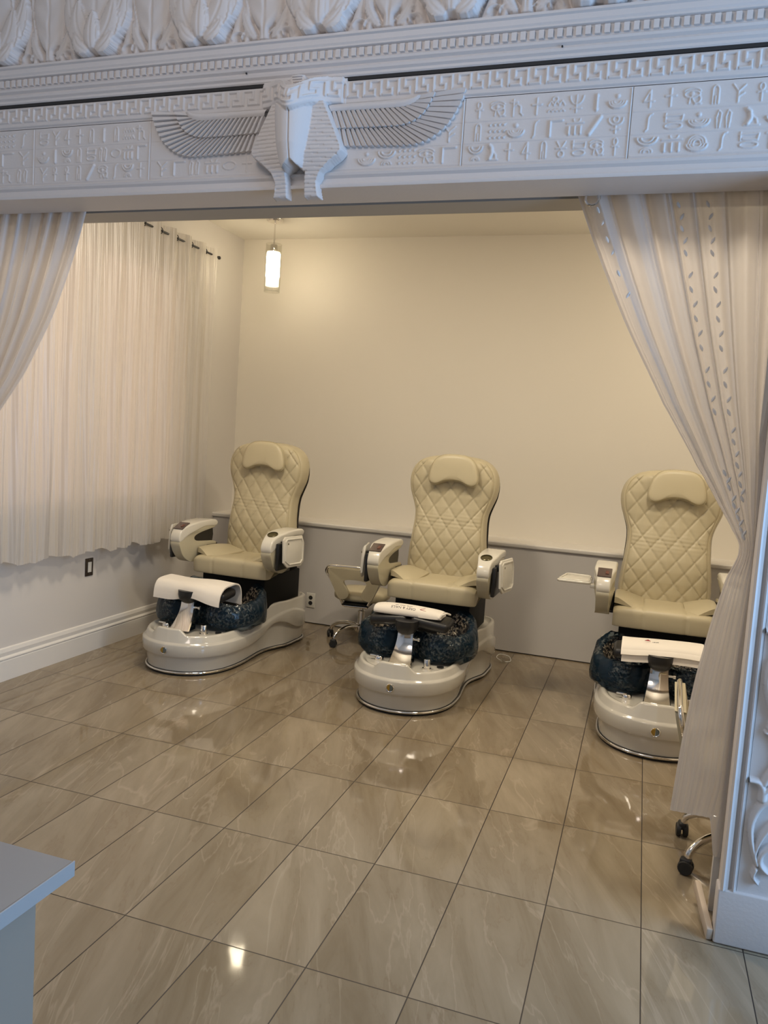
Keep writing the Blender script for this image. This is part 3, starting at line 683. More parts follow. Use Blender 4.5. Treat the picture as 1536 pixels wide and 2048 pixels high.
def arm_parts(sg):
    """meshes of the armrest on side sg (-1 left in the picture, +1 right)"""
    x0, x1 = (.288, .405); a0, a1 = (x0, x1) if sg > 0 else (-x1, -x0); out = {}
    def sm(p): return [tuple(q) for q in catmull(p, 4, True)]
    body = [(.505, .745), (.515, .69), (.555, .635), (.62, .595), (.69, .590), (.78, .622), (.88, .668), (.925, .695), (.90, .715), (.78, .725), (.68, .735), (.645, .752), (.66, .775), (.75, .795), (.88, .812), (.90, .825), (.75, .832), (.60, .80)]
    b = MB(); b.prism(sm(body), 'x', a0, a1, .022, 4); out['body'] = b
    cap = [(.500, .742), (.496, .775), (.52, .815), (.58, .848), (.68, .866), (.80, .872), (.90, .870), (.935, .855), (.932, .832), (.90, .822), (.78, .826), (.68, .808), (.60, .785), (.545, .752), (.52, .738)]
    b = MB(); b.prism(sm(cap), 'x', a0 - .004, a1 + .004, .020, 4); out['cap'] = b
    ins = [(.645, .752), (.68, .735), (.78, .725), (.895, .708), (.905, .76), (.895, .818), (.75, .798), (.66, .775)]
    b = MB(); b.prism(ins, 'x', a0 + .016, a1 - .016); out['insert'] = b
    xm = (a0 + a1) / 2
    for k in out:
        out[k].v = [(xm + (x - xm) * (.62 + .38 * float(smoothstep(.50, .66, y))) * (.72 + .28 * float(smoothstep(.59, .70, z))), y, z) for x, y, z in out[k].v]
    return out, a0, a1

def slope_box(x0, x1, y0, z0, y1, z1, th):
    """thin box lying on the slope from (y0,z0) to (y1,z1)"""
    b = MB(); d = np.array([y1 - y0, z1 - z0]); d /= np.linalg.norm(d); nrm = np.array([-d[1], d[0]]) * th
    pts = [(y0, z0), (y1, z1), (y1 + nrm[0], z1 + nrm[1]), (y0 + nrm[0], z0 + nrm[1])]; b.prism(pts, 'x', x0, x1, .003, 2); return b

HW = np.array([(.56, .262), (.62, .268), (.70, .270), (.80, .262), (.90, .250), (1.00, .243), (1.06, .247), (1.12, .268), (1.18, .292), (1.24, .303), (1.29, .302), (1.34, .288), (1.38, .262), (1.41, .225), (1.43, .175), (1.442, .10), (1.446, .03)])
def backrest_meshes():
    zc = np.concatenate([np.linspace(.56, 1.36, 118), 1.446 - .086 * (1 - np.sin(np.linspace(.0, 1, 26) * PI / 2))[1:]])
    zz = HW[:, 0]
    def hw(z): 
        from_ = np.interp(z, zz, HW[:, 1]); k = np.interp(np.clip(z - .03, .56, 1.446), zz, HW[:, 1]); return .5 * from_ + .25 * np.interp(np.clip(z + .012, .56, 1.446), zz, HW[:, 1]) + .25 * k if False else from_
    u = np.sin(np.linspace(-1, 1, 97) * PI / 2) * .55 + np.linspace(-1, 1, 97) * .45
    Z, U = np.meshgrid(zc, u, indexing='ij'); Hw = np.interp(zc, zz, HW[:, 1])
    k = np.ones(7) / 7; pad = np.r_[[Hw[0]] * 3, Hw, [Hw[-1]] * 3]; Hs = np.convolve(pad, k, 'valid'); Hs[-8:] = Hw[-8:]
    X = U * Hs[:, None]
    y0 = 1.055 + (zc - .6) * .06 - .030 * np.exp(-((zc - .85) / .16) ** 2) + .010 * np.exp(-((zc - 1.15) / .1) ** 2)
    a = X / .105; c = Z / .137; f1 = np.abs((a + c + .5) % 1 - .5); f2 = np.abs((a - c + .5) % 1 - .5)
    rim = smoothstep(.985, .90, np.abs(U)) * smoothstep(1.44, 1.41, Z)
    q = np.exp(-(f1 / .038) ** 2) + np.exp(-(f2 / .038) ** 2)
    puff = np.sqrt(np.clip(np.minimum(f1, f2) * 2, 0, 1))
    inside = smoothstep(.94, .90, np.abs(U)) * smoothstep(1.425, 1.40, Z)
    seam = np.exp(-((np.abs(U) - .93) / .012) ** 2)
    wr_ = .0016 * np.sin(Z * 260 + 9 * X) * np.exp(-((Z - 1.0) / .05) ** 2)
    edge = .045 * (1 - np.sqrt(np.clip(1 - np.abs(U) ** 6, 0, 1))) + .05 * (1 - np.sqrt(np.clip(1 - smoothstep(1.38, 1.446, Z) ** 2, 0, 1)))
    Y = y0[:, None] - .022 * (1 - U ** 2) + edge - inside * (.007 * puff - .0050 * q) + .006 * seam * smoothstep(1.43, 1.40, Z) - wr_ * inside
    b = MB(); P = np.stack([X, Y, Z], -1)
    b.grid(P)
    th = .095                                       # side wall of the cushion
    for col in (0, -1):
        e = P[:, col]; bk = e.copy(); bk[:, 1] = y0 + .045 + th; md = e.copy(); md[:, 0] *= 1.03; md[:, 1] = y0 + .045 + th * .45
        b.grid(np.stack([e, md, bk]))
    e = P[-1]; bk = e.copy(); bk[:, 1] = y0[-1] + .09 + .02; b.grid(np.stack([e, bk]))
    BK = P.copy(); BK[:, :, 1] = (y0 + .045 + th)[:, None]; b.grid(BK[::4, ::4])
    mesh_shift(b)
    s = MB(); Xs = X * (1.0 + .05 * np.exp(-((Z - .98) / .22) ** 2)); Ys = (y0 + .045 + th)[:, None] + .055 * np.sqrt(np.clip(1 - np.abs(U) ** 4, 0, 1)) - .004
    Zs = .55 + (Z - .56) * 1.004 + .006 * (Z > 1.3); s.grid(np.stack([Xs, Ys, Zs], -1)[::3, ::3]); s.grid(np.stack([Xs, Ys * 0 + (y0 + .045 + th - .012)[:, None], Zs], -1)[::3, ::3])
    E1 = np.stack([Xs, Ys, Zs], -1)[::3]; E2 = np.stack([Xs, Ys * 0 + (y0 + .045 + th - .012)[:, None], Zs], -1)[::3]
    for col in (0, -1): s.grid(np.stack([E1[:, col], E2[:, col]]))
    mesh_shift(s)
    return b, s
def puffy(outline, depth, y, n=10, tilt=0, cz=0):
    """cushion with a given outline (x,z), rounded both sides, facing -y"""
    P = np.asarray(outline, float); c = P.mean(0); b = MB(); R = []
    for k in range(-n, n + 1):
        t = k / n; s = (1 - abs(t) ** 2.6) ** .5 if abs(t) < 1 else 0; s = max(s, .02)
        sc = .80 + .20 * s if False else s ** .32 * .999
        q = c + (P - c) * sc
        R.append(np.column_stack([q[:, 0], np.full(len(q), y + depth * t * .5), q[:, 1]]))
    b.rings(R); return b

def seat_mesh():
    b = MB(); nx = 61; u = np.linspace(-1, 1, nx)
    prof = catmull([(.665, .528), (.622, .529), (.611, .538), (.606, .590), (.610, .628), (.640, .644), (.72, .645), (.82, .640), (.95, .632), (1.06, .640), (1.09, .655), (1.10, .60)], 6)
    rows = []
    for (py, pz) in prof:
        x = u * .283; rnd = .022 * np.abs(u) ** 14; seamd = .008 * (np.exp(-((np.abs(x) - .118) / .0055) ** 2))
        top = smoothstep(.60, .64, pz)
        y = py + rnd + seamd * (1 - top) + .010 * u ** 2; z = pz - rnd * top * .9 - seamd * top + (.006 * (1 - u ** 2)) * top
        rows.append(np.column_stack([x, y, z]))
    b.grid(np.array(rows)); R = np.array(rows)
    for c in (0, -1):
        e = R[:, c]; m_ = e.mean(0); b.add(list(e) + [m_], [(i, i + 1, len(e)) for i in range(len(e) - 1)])
    e0 = R[0]; e1 = R[-1]; b.grid(np.stack([e0, e1]))
    mesh_shift(b); return b
def flap_mesh(sg):
    """loose leather overlay at a front corner of the seat, its outer edge lifted"""
    b = MB(); n, m = 17, 19; top = np.zeros((n, m, 3))
    for i, s in enumerate(np.linspace(0, 1, n)):            # s: seam -> outer edge
        for j, t in enumerate(np.linspace(0, 1, m)):        # t: front -> back
            x = .116 + .166 * s
            yf = .614 + .072 * s ** 1.1; y = yf + (1.08 - yf) * t
            z = .645 + .058 * s ** .8 * (1 - .35 * t) - .040 * (1 - t) ** 10 * (1 - s) + .012 * math.sin(t * PI) * s - .012 * s ** 8
            top[i, j] = (sg * x, y, z)
    bot = top.copy(); bot[:, :, 2] = np.minimum(bot[:, :, 2] - .010, .640 + .30 * (bot[:, :, 2] - .640)); 
    b.grid(top); b.grid(bot)
    for c in (0, -1): b.grid(np.stack([top[:, c], bot[:, c]])); b.grid(np.stack([top[c], bot[c]]))
    mesh_shift(b); return b

def bowl_outline(a, bb, n=88):
    out = []
    for t in np.linspace(0, 2 * PI, n, endpoint=False):
        c, s = math.cos(t), math.sin(t); r = (abs(c) ** 2.6 + abs(s) ** 2.6) ** (-1 / 2.6)
        x, y = a * r * c, bb * r * s
        if s < 0: y += .10 * math.exp(-(x / .10) ** 2)       # notch for the footrest post
        out.append((x, y + .50))
    return np.array(out)
def basin_mesh():
    b = MB(); R = []
    for sc, z in ((.72, .236), (.84, .250), (.95, .285), (1.0, .325), (.99, .365), (.95, .392), (.90, .400), (.84, .392), (.80, .36), (.74, .30), (.60, .262), (.2, .256)):
        p = bowl_outline(.352 * sc, .262 * (sc * .9 + .1)); R.append(np.column_stack([p, z + .070 * smoothstep(.45, .74, p[:, 1]) * smoothstep(.26, .40, z)]))
    b.rings(R); mesh_shift(b); return b
def liner_mesh():
    b = MB(); R = []; n = 176; r_ = np.random.default_rng(3); ph = r_.random(6) * 6
    for k, (sc, z) in enumerate(((.80, .232), (.93, .238), (1.03, .262), (1.045, .30), (1.03, .345), (1.0, .388), (.94, .412), (.88, .410), (.82, .372), (.76, .315))):
        p = bowl_outline(.352 * sc, .262 * (sc * .9 + .1), n); t = np.arange(n) / n * 2 * PI
        w = .010 * np.sin(7 * t + ph[0] + k * .35) + .005 * np.sin(17 * t + ph[1] - k * .5) + .003 * np.sin(37 * t + ph[2] + k * .3)
        c = np.array([0, .5]); d = p - c; p = c + d * (1 + w[:, None] * .55); R.append(np.column_stack([p, z + .7 * w + .075 * smoothstep(.45, .74, p[:, 1]) * smoothstep(.26, .40, z)]))
    b.rings(R, False, False); mesh_shift(b); return b

def build_chair(cx, label):
    r = root('pedicure_chair', (cx, 2.13 + YO, 0), 0, label, 'chair', 'cream pedicure chairs along the back wall')
    tub = tub_mesh().build('foot_spa_base', shell_w, r, angle=50)
    b = MB(); b.rings([np.column_stack([offset(full, o_), np.full(len(full), z)]) for z, o_ in ((0, .002), (.012, .006), (.028, .004), (.030, -.01))]); mesh_shift(b); b.build('base_gasket', rubber, r)
    b = MB(); b.tube(np.column_stack([offset(full, .007), np.full(len(full), .019)]), .0075, 10, True); mesh_shift(b); b.build('chrome_trim_strip', chrome, r)
    b = MB(); b.lathe([(.024, 0), (.024, -.006), (.021, -.009), (.018, -.007)], (0, -.034, .160), 'y'); mesh_shift(b); em = b.build('badge', chrome, r)
    for s_, mm in ((-1, gold), (1, grey_en)):
        b = MB(); pts = [(0 + s_ * .0005, .160 - .0165)] + [(s_ * .0165 * math.sin(a), .160 - .0165 * math.cos(a)) for a in np.linspace(.15, PI - .15, 10)] + [(s_ * .0005, .160 + .0165)]
        b.prism(pts, 'y', -.0445, -.039); mesh_shift(b); b.build('badge_half', mm, em)
    # foot basin, liner
    bs = basin_mesh().build('foot_basin', pebble, r)
    liner_mesh().build('basin_liner', liner_m, r)
    # chrome footrest post
    b = MB(); R = []
    for t in np.linspace(0, 1, 14):
        z = .252 + .215 * t; hw_ = .070 - .024 * t - .006 * math.sin(t * PI); yf = .112 + .085 * t + .034 * math.sin(t * PI); yb = .205 + .055 * t
        R.append([(-hw_, yf + .012, z), (-hw_ * .94, yf + .002, z), (-hw_ * .4, yf - .004, z), (hw_ * .4, yf - .004, z), (hw_ * .94, yf + .002, z), (hw_, yf + .012, z), (hw_ * .9, yb, z), (-hw_ * .9, yb, z)])
    b.rings(R); mesh_shift(b); po = b.build('footrest_post', chrome, r, angle=30)
    b = MB(); b.tube([(.04, .22, .385), (.075, .22, .385)], .008, 10); b.lathe([(.010, .070), (.012, .072), (.012, .084), (.008, .086)], (0, .22, .385), 'x', 12); mesh_shift(b); b.build('lock_knob', chrome, po)
    b = MB(); b.rings([[(.066 * r_ * math.copysign(abs(math.cos(t)) ** .8, math.cos(t)), .225 + .075 * r_ * math.copysign(abs(math.sin(t)) ** .8, math.sin(t)), z) for t in np.linspace(0, 2 * PI, 36, endpoint=False)] for z, r_ in ((.405, .25), (.409, .45), (.417, .66), (.430, .84), (.447, .95), (.465, 1.0), (.492, 1.0))]); mesh_shift(b); b.build('footrest_pivot', black_l, r)
    b = MB()
    for s_ in (-1, 1):
        k0 = len(b.v); b.rbox(-.115, .115, -.085, .085, -.030, .030, .026, 5); b.xf(Matrix.Translation((s_ * .125, .315, .478)) @ Matrix.Rotation(s_ * .10, 4, 'Y') @ Matrix.Rotation(.10, 4, 'X'), k0)
    mesh_shift(b); b.build('footrest_pad', black_l, r)
    # taps
    b = MB(); b.lathe([(.026, .236), (.026, .256), (.021, .262)], (-.150, .205, 0)); b.rbox(-.205, -.150, .195, .211, .257, .267, .004, 2); mesh_shift(b); b.build('tap_lever', chrome, r)
    b = MB(); b.lathe([(.026, .234), (.026, .244), (.020, .246), (.020, .292), (.017, .296)], (.150, .165, 0)); mesh_shift(b); b.build('spray_holder', chrome, r)
    b = MB(); b.lathe([(.020, .236), (.020, .243), (.014, .245)], (.212, .235, 0)); mesh_shift(b); b.build('drain_knob', black_p, r)
    # lift box
    b = MB(); b.rbox(-.245, .245, .70, 1.24, .30, .532, .008, 2); b.rbox(-.215, .215, 1.0, 1.26, .50, .62, .01, 2); mesh_shift(b); b.build('lift_box', black_m, r)
    seat_mesh().build('seat', leather, r, angle=60)
    for s_ in (-1, 1): flap_mesh(s_).build('seat_flap', leather, r, angle=50)
    bk, sh = backrest_meshes(); bk.build('backrest', leather, r, angle=50); sh.build('back_shell', shell_d, r, angle=50)
    # head pillow
    ol = catmull([(-.158, 1.262), (-.166, 1.31), (-.142, 1.395), (-.09, 1.440), (0, 1.450), (.09, 1.440), (.142, 1.395), (.166, 1.31), (.158, 1.262), (.12, 1.248), (.06, 1.272), (0, 1.280), (-.06, 1.272), (-.12, 1.248)], 6, True)
    b = puffy(ol, .055, 0); b.xf(Matrix.Translation((0, 1.045, 0)) @ Matrix.Translation((0, 0, 1.34)) @ Matrix.Rotation(-.08, 4, 'X') @ Matrix.Translation((0, 0, -1.34))); mesh_shift(b)
    hp = b.build('head_pillow', leather2, r, angle=60)
    b = MB(); P = np.column_stack([ol[:, 0], np.zeros(len(ol)), ol[:, 1]]); b.tube(P, .0062, 8, True)
    b.xf(Matrix.Translation((0, 1.045, 0)) @ Matrix.Translation((0, 0, 1.34)) @ Matrix.Rotation(-.08, 4, 'X') @ Matrix.Translation((0, 0, -1.34))); mesh_shift(b); b.build('piping', piping_m, hp)
    # arms
    for sg in (-1, 1):
        pr, a0, a1 = arm_parts(sg)
        for k in pr: mesh_shift(pr[k])
        arm = pr['body'].build('armrest', arm_b, r, angle=60)
        pr['cap'].build('arm_cap', arm_w, arm, angle=60); pr['insert'].build('arm_recess', black_p, arm, angle=60)
        b = MB(); b.rbox(min(a0, a1) if sg > 0 else a1 - .03, a0 + .03 if sg > 0 else a1, .80, .95, .58, .70, .01, 2)
        b.box(*( (.235, a0 + .02) if sg > 0 else (a1 - .02, -.235) ), .86, .94, .56, .66); mesh_shift(b); b.build('arm_bracket', black_p, arm)
        xm = (a0 + a1) / 2
        if sg < 0:
            b = slope_box(xm - .040, xm + .040, .526, .8235, .612, .8605, .004); mesh_shift(b); sc = b.build('control_panel', screen, arm)
            b = slope_box(xm + .004, xm + .024, .550, .8375, .580, .850, .004); mesh_shift(b); b.build('display', key_m, sc)
        else:
            b = MB(); b.lathe([(.036, 0), (.036, .004), (.033, .006), (.032, .002), (.031, -.004)], (0, 0, 0)); b.xf(Matrix.Translation((xm, .585, .850)) @ Matrix.Rotation(.36, 4, 'X')); mesh_shift(b); b.build('cup_holder', brass, arm)
        # folded tray on the outer side
        xo = a1 + .040 if sg > 0 else a0 - .036
        def tray():
            t = MB(); ol_ = [(.035, 0), (.165, 0), (.195, .03), (.20, .15), (.18, .20), (.02, .20), (0, .18), (.0, .035)]
            t.prism(ol_, 'x', -.008, .008, .006, 2); 
            inn = [(.050, .020), (.155, .020), (.178, .042), (.182, .145), (.168, .182), (.032, .182), (.018, .168), (.018, .045)]
            loop = [(0.0085, p[0], p[1]) for p in inn]; t.tube(loop, .006, 8, True); return t
        t = tray()
        if sg < 0: t.xf(Matrix.Rotation(PI, 4, 'Z') @ Matrix.Translation((0, -.2, 0)))
        t.xf(Matrix.Translation((xo, .56, .640)) @ Matrix.Rotation(-.20 * sg, 4, 'Z') @ Matrix.Rotation(-.06 * sg, 4, 'Y') @ Matrix.Diagonal((1, 1.12, 1.02, 1))); mesh_shift(t)
        tr = t.build('side_tray', arm_w, arm)
        b = MB(); b.rbox(*((a1 - .01, xo - .004) if sg > 0 else (xo + .004, a0 + .01)), .60, .68, .77, .81, .006, 2); b.rbox(*((a1 - .012, a1 + .012) if sg > 0 else (a0 - .012, a0 + .012)), .545, .80, .62, .80, .008, 2); mesh_shift(b); b.build('tray_hinge', black_p, tr)
        b = MB(); b.lathe([(.006, 0), (.006, .003)], (xo + sg * .016, .592, .80), 'x', 10); mesh_shift(b); b.build('tray_latch', brass, tr)
    return r
UPPER = ('seat', 'seat_flap', 'backrest', 'back_shell', 'head_pillow', 'armrest', 'lift_box')
def move_upper(r, dx, dy, rz):
    for ch in r.children:
        if ch.name.split('.')[0] in UPPER:
            ch.location = (dx, dy, 0); ch.rotation_euler = (0, 0, rz)
ch_m = build_chair(.18, 'cream quilted pedicure chair in the middle, with a printed towel laid on its black footrest')
ch_l = copy_tree(ch_m); ch_l.location.x = -1.255; ch_l.rotation_euler.z = -.02
ch_l['label'] = 'cream quilted pedicure chair nearest the curtained window, its footrest hidden under a draped towel'
ch_r = copy_tree(ch_m); ch_r.location.x = 1.572
ch_r['label'] = 'cream quilted pedicure chair partly behind the right curtain, its arm tray swung out flat'
move_upper(ch_m, .02, 0, 0); move_upper(ch_l, .035, 0, -.01); move_upper(ch_r, .015, 0, 0)
for c_ in (ch_m, ch_l):
    for ch in c_.children:
        if ch.name.startswith(('backrest', 'back_shell')): ch.location.x -= .022
for ch in ch_r.children:
    if ch.name.startswith('head_pillow'): ch.location.x += .02
    if ch.name.startswith('armrest') and ch.data.vertices[0].co.x < 0:
        for t in list(ch.children):
            if t.name.startswith('side_tray'):
                for q in list(t.children): 
                    bpy.data.objects.remove(q)
                # the tray of this arm is swung up level
                b = MB(); b.prism([(-.615, .61), (-.600, .595), (-.440, .595), (-.422, .61), (-.422, .81), (-.445, .84), (-.565, .85), (-.592, .825)], 'z', .757, .773, .006, 2); b.rbox(-.425, -.395, .62, .70, .735, .757, .005, 2)
                lp = [(-.603, .618, .774), (-.592, .608, .774), (-.448, .608, .774), (-.434, .62, .774), (-.434, .803, .774), (-.452, .828, .774), (-.562, .838, .774), (-.581, .818, .774)]
                b.tube(lp, .006, 8, True); mesh_shift(b); me = b.mesh('side_tray'); 
                me.polygons.foreach_set('use_smooth', [True] * len(me.polygons)); me.materials.append(arm_w); t.data = me

# ------------------------------------------------------------------ towels
def cloth(P, th, name, m, parent):
    b = MB(); P = np.asarray(P); Q = P.copy()
    du = np.gradient(P, axis=0); dv = np.gradient(P, axis=1); N = np.cross(du, dv); N /= np.linalg.norm(N, axis=2)[:, :, None] + 1e-9
    if N[..., 2].mean() < 0: N = -N
    Q = P + N * th; b.grid(P); b.grid(Q)
    for c in (0, -1): b.grid(np.stack([P[:, c], Q[:, c]])); b.grid(np.stack([P[c], Q[c]]))
    return b.build(name, m, parent, angle=60)
# left: thick towel draped over the pad, hanging front and back
lt = root('towel', (-1.262, 2.13 + .315, .45), 0, 'plain white towel draped right over the footrest of the chair nearest the window', 'towel', 'towels on the footrests')
path = catmull([(-.135, -.030), (-.130, .005), (-.115, .045), (-.075, .075), (0, .082), (.075, .080), (.118, .055), (.135, .01), (.140, -.06)], 6)
xs = np.linspace(-.245, .240, 40); P = np.zeros((len(path), len(xs), 3))
for i, (py, pz) in enumerate(path):
    fr = max(0, -py - .09) / .045
    for j, x in enumerate(xs): P[i, j] = (x, py - .014 * math.sin(x * 9) * fr, pz + .028 * fr * math.exp(-((x - .03) / .11) ** 2) + .004 * math.sin(x * 17))
cloth(P, .009, 'cloth', towel_m, lt)
# middle: flat folded roll with a printed mark
mt = root('towel', (.18 - .015, 2.13 + .315, .509), 0, 'folded white towel printed with a small red mark and black lettering, on the middle footrest', 'towel', 'towels on the footrests')
def roll(w, d, h, seed, slump):
    b = MB(); R = []; n = 28
    for x in np.linspace(-w, w, 34):
        e = 1 - .15 * abs(x / w) ** 8; lift = slump * math.sin((x / w + 1) * 1.7 + seed) * .5 + slump * .4
        R.append([(x, d * math.copysign(abs(math.cos(t)) ** .7, math.cos(t)) * e, (h + lift) * max(-.02, math.copysign(abs(math.sin(t)) ** .8, math.sin(t))) * e + (h * .0)) for t in np.linspace(0, 2 * PI, n, endpoint=False)])
    b.rings(R); return b
mcl = roll(.205, .075, .036, .3, .016).build('cloth', towel_m, mt, angle=60)
b = MB(); b.tube([(.195, -.07, .008), (.208, -.06, .028), (.222, .0, .030), (.232, .055, .012)], .006, 8); b.build('folded_corner', towel_m, mt)
from mathutils.bvhtree import BVHTree
def text(s, size, loc, m, parent, name, on):
    """lettering printed on the towel, read from the seat side"""
    ext = .0003
    cu = bpy.data.curves.new(name, 'FONT'); cu.body = s; cu.size = size; cu.extrude = ext; cu.align_x = 'CENTER'; cu.align_y = 'CENTER'
    o = bpy.data.objects.new(name, cu); COL.objects.link(o); dg = bpy.context.evaluated_depsgraph_get()
    me = bpy.data.meshes.new_from_object(o.evaluated_get(dg)); bpy.data.objects.remove(o)
    bm = bmesh.new(); bm.from_mesh(on.data); tree = BVHTree.FromBMesh(bm); bm.free()
    for v in me.vertices:
        x, y = loc[0] - v.co.x, loc[1] - v.co.y; h = tree.ray_cast(Vector((x, y, .3)), Vector((0, 0, -1)))
        v.co = (x, y, (h[0].z if h[0] else loc[2]) + .0008 + v.co.z)
    o = bpy.data.objects.new(name, me); COL.objects.link(o); me.materials.append(m); o.parent = parent; return o
text('GREY & NAILS', .024, (-.025, -.052, .036), ink, mt, 'lettering', mcl)
text('HAND . FOOT . SPA', .012, (-.030, -.026, .04), ink, mt, 'lettering', mcl)
b = MB(); b.tube([(.112, -.052, .037), (.075, -.046, .040), (.100, -.022, .047)], [.0012, .0035, .001], 8); b.build('red_mark', red_ink, mt)
# right: towel folded in a wide band hanging over the front of the pad
rt = root('towel', (1.572, 2.13 + .315, .509), 0, 'white towel folded in two layers over the footrest beside the right curtain', 'towel', 'towels on the footrests')
def band(front, zf, w0, w1, name, yy=.07):
    pth = catmull([(yy, -.012), (yy - .01, .018), (.02, .028), (-.06, .020), (-.104, -.004), (-front, zf)], 6); xs = np.linspace(w0, w1, 30); P = np.zeros((len(pth), 30, 3))
    for i, (py, pz) in enumerate(pth):
        for j, x in enumerate(xs): P[i, j] = (x, py - .002 * math.sin(x * 30), pz + .006 * math.sin(x * 11 + 1) * (i / len(pth)) + .006 * math.sin(x * 7))
    return cloth(P, .008, name, towel_m, rt)
band(.118, -.062, -.195, .205, 'cloth'); rtf = band(.124, -.026, -.200, .212, 'top_fold', .06)
b = MB(); b.tube([(-.085, -.045, .037), (-.068, -.043, .040), (-.055, -.046, .037)], [.001, .004, .001], 8); b.build('red_mark', red_ink, rt)
text('GREY', .014, (-.030, -.040, .037), ink, rt, 'lettering', rtf)

# ------------------------------------------------------------------ technician stools
def build_stool(loc, rz, label, grp, seat_z=.40):
    r = root('technician_stool', loc, rz, label, 'stool', grp)
    b = MB(); b.lathe([(.045, .085), (.050, .095), (.048, .135), (.030, .145)]); b.build('hub', chrome, r)
    b = MB(); b.lathe([(.026, .14), (.026, .235), (.030, .238), (.030, .245), (.016, .248), (.016, seat_z - .07)], seg=20); b.build('gas_lift', chrome, r)
    for k in range(5):
        a = math.radians(20 + 72 * k); c, s = math.cos(a), math.sin(a)
        pts = catmull([(.03 * c, .03 * s, .125), (.12 * c, .12 * s, .135), (.20 * c, .20 * s, .118), (.248 * c, .248 * s, .085), (.256 * c, .256 * s, .060)], 6)
        b = MB(); b.tube(pts, np.linspace(.017, .013, len(pts)), 10); lg = b.build('leg', chrome, r)
        b = MB(); k0 = 0
        for sd in (-1, 1): b.lathe([(.012, sd * .022), (.024, sd * .022), (.027, sd * .017), (.027, sd * .006), (.012, sd * .004)], (0, 0, .027), 'x', 18)
        b.rbox(-.016, .016, -.022, .020, .030, .060, .008, 3); b.xf(Matrix.Translation((.262 * c, .262 * s, 0)) @ Matrix.Rotation(a + .7, 4, 'Z')); b.build('caster', rubber, lg)
    b = MB(); R = []
    for sc, z in ((.90, -.062), (.98, -.050), (1.0, -.030), (.985, -.012), (.93, 0), (.6, .006), (.1, .008)):
        R.append([(.205 * sc * math.copysign(abs(math.cos(t)) ** .75, math.cos(t)), .20 * sc * math.copysign(abs(math.sin(t)) ** .75, math.sin(t)), seat_z + z) for t in np.linspace(0, 2 * PI, 44, endpoint=False)])
    b.rings(R); b.build('seat', leather2, r, angle=60)
    b = MB(); b.rbox(-.10, .10, -.23, .12, seat_z - .082, seat_z - .066, .005, 2); b.build('seat_plate', black_m, r)
    # chrome loop frame and padded back with an opening (back is at local -y)
    def P(x, z): return (x, -.235 - .05 * (z - seat_z) / .22, z)
    z0 = seat_z - .085; zt = seat_z + .205
    fr = catmull([P(-.085, z0), P(-.13, z0 + .09), P(-.185, z0 + .20), P(-.212, zt - .045), P(-.200, zt - .012), P(-.165, zt), P(0, zt + .004), P(.165, zt), P(.200, zt - .012), P(.212, zt - .045), P(.185, z0 + .20), P(.13, z0 + .09), P(.085, z0)], 6)
    b = MB(); b.tube(fr, .0105, 12); b.tube([P(-.085, z0), P(.085, z0)], .010, 10); b.build('back_frame', chrome, r)
    def pad(ol, name):
        o_ = catmull(ol, 5, True); q = puffy(o_, .042, 0, 8); q.v = [(x, y + P(0, z)[1] + .004, z) for x, y, z in q.v]; return q
    b = pad([(-.188, zt - .02), (-.188, zt - .055), (-.120, z0 + .075), (-.085, z0 + .055), (-.050, z0 + .075), (-.055, z0 + .13), (-.078, zt - .105), (0, zt - .100), (.078, zt - .105), (.055, z0 + .13), (.050, z0 + .075), (.085, z0 + .055), (.120, z0 + .075), (.188, zt - .055), (.188, zt - .02), (.12, zt - .012), (0, zt - .010), (-.12, zt - .012)], 'backrest')
    # the pad is a thick arch: build it as a rounded prism so the opening stays open
    ol = [(-.190, zt - .018), (-.192, zt - .06), (-.128, z0 + .07), (-.088, z0 + .050), (-.050, z0 + .075), (-.052, z0 + .11), (-.080, zt - .098), (.080, zt - .098), (.052, z0 + .11), (.050, z0 + .075), (.088, z0 + .050), (.128, z0 + .07), (.192, zt - .06), (.190, zt - .018), (.17, zt - .010), (-.17, zt - .010)]
    b = MB(); b.prism([tuple(q) for q in catmull(ol, 4, True)], 'y', -.020, .020, .014, 4); b.v = [(x, y + P(0, z)[1], z) for x, y, z in b.v]; b.build('backrest', leather2, r, angle=60)
    return r
st1 = build_stool((-.50, 3.50, 0), math.radians(6), 'cream technician stool with chrome frame rolled between the left and middle chairs', 'technician stools')
st2 = copy_tree(st1); st2.location = (1.89, 1.19, 0); st2.rotation_euler.z = math.radians(-92)
st2['label'] = 'technician stool at right, mostly hidden by the tied curtain, only casters and back edge showing'
for ch in st2.children:
    if ch.name.startswith(('seat', 'back_frame', 'backrest', 'gas_lift')): ch.location.z += .02

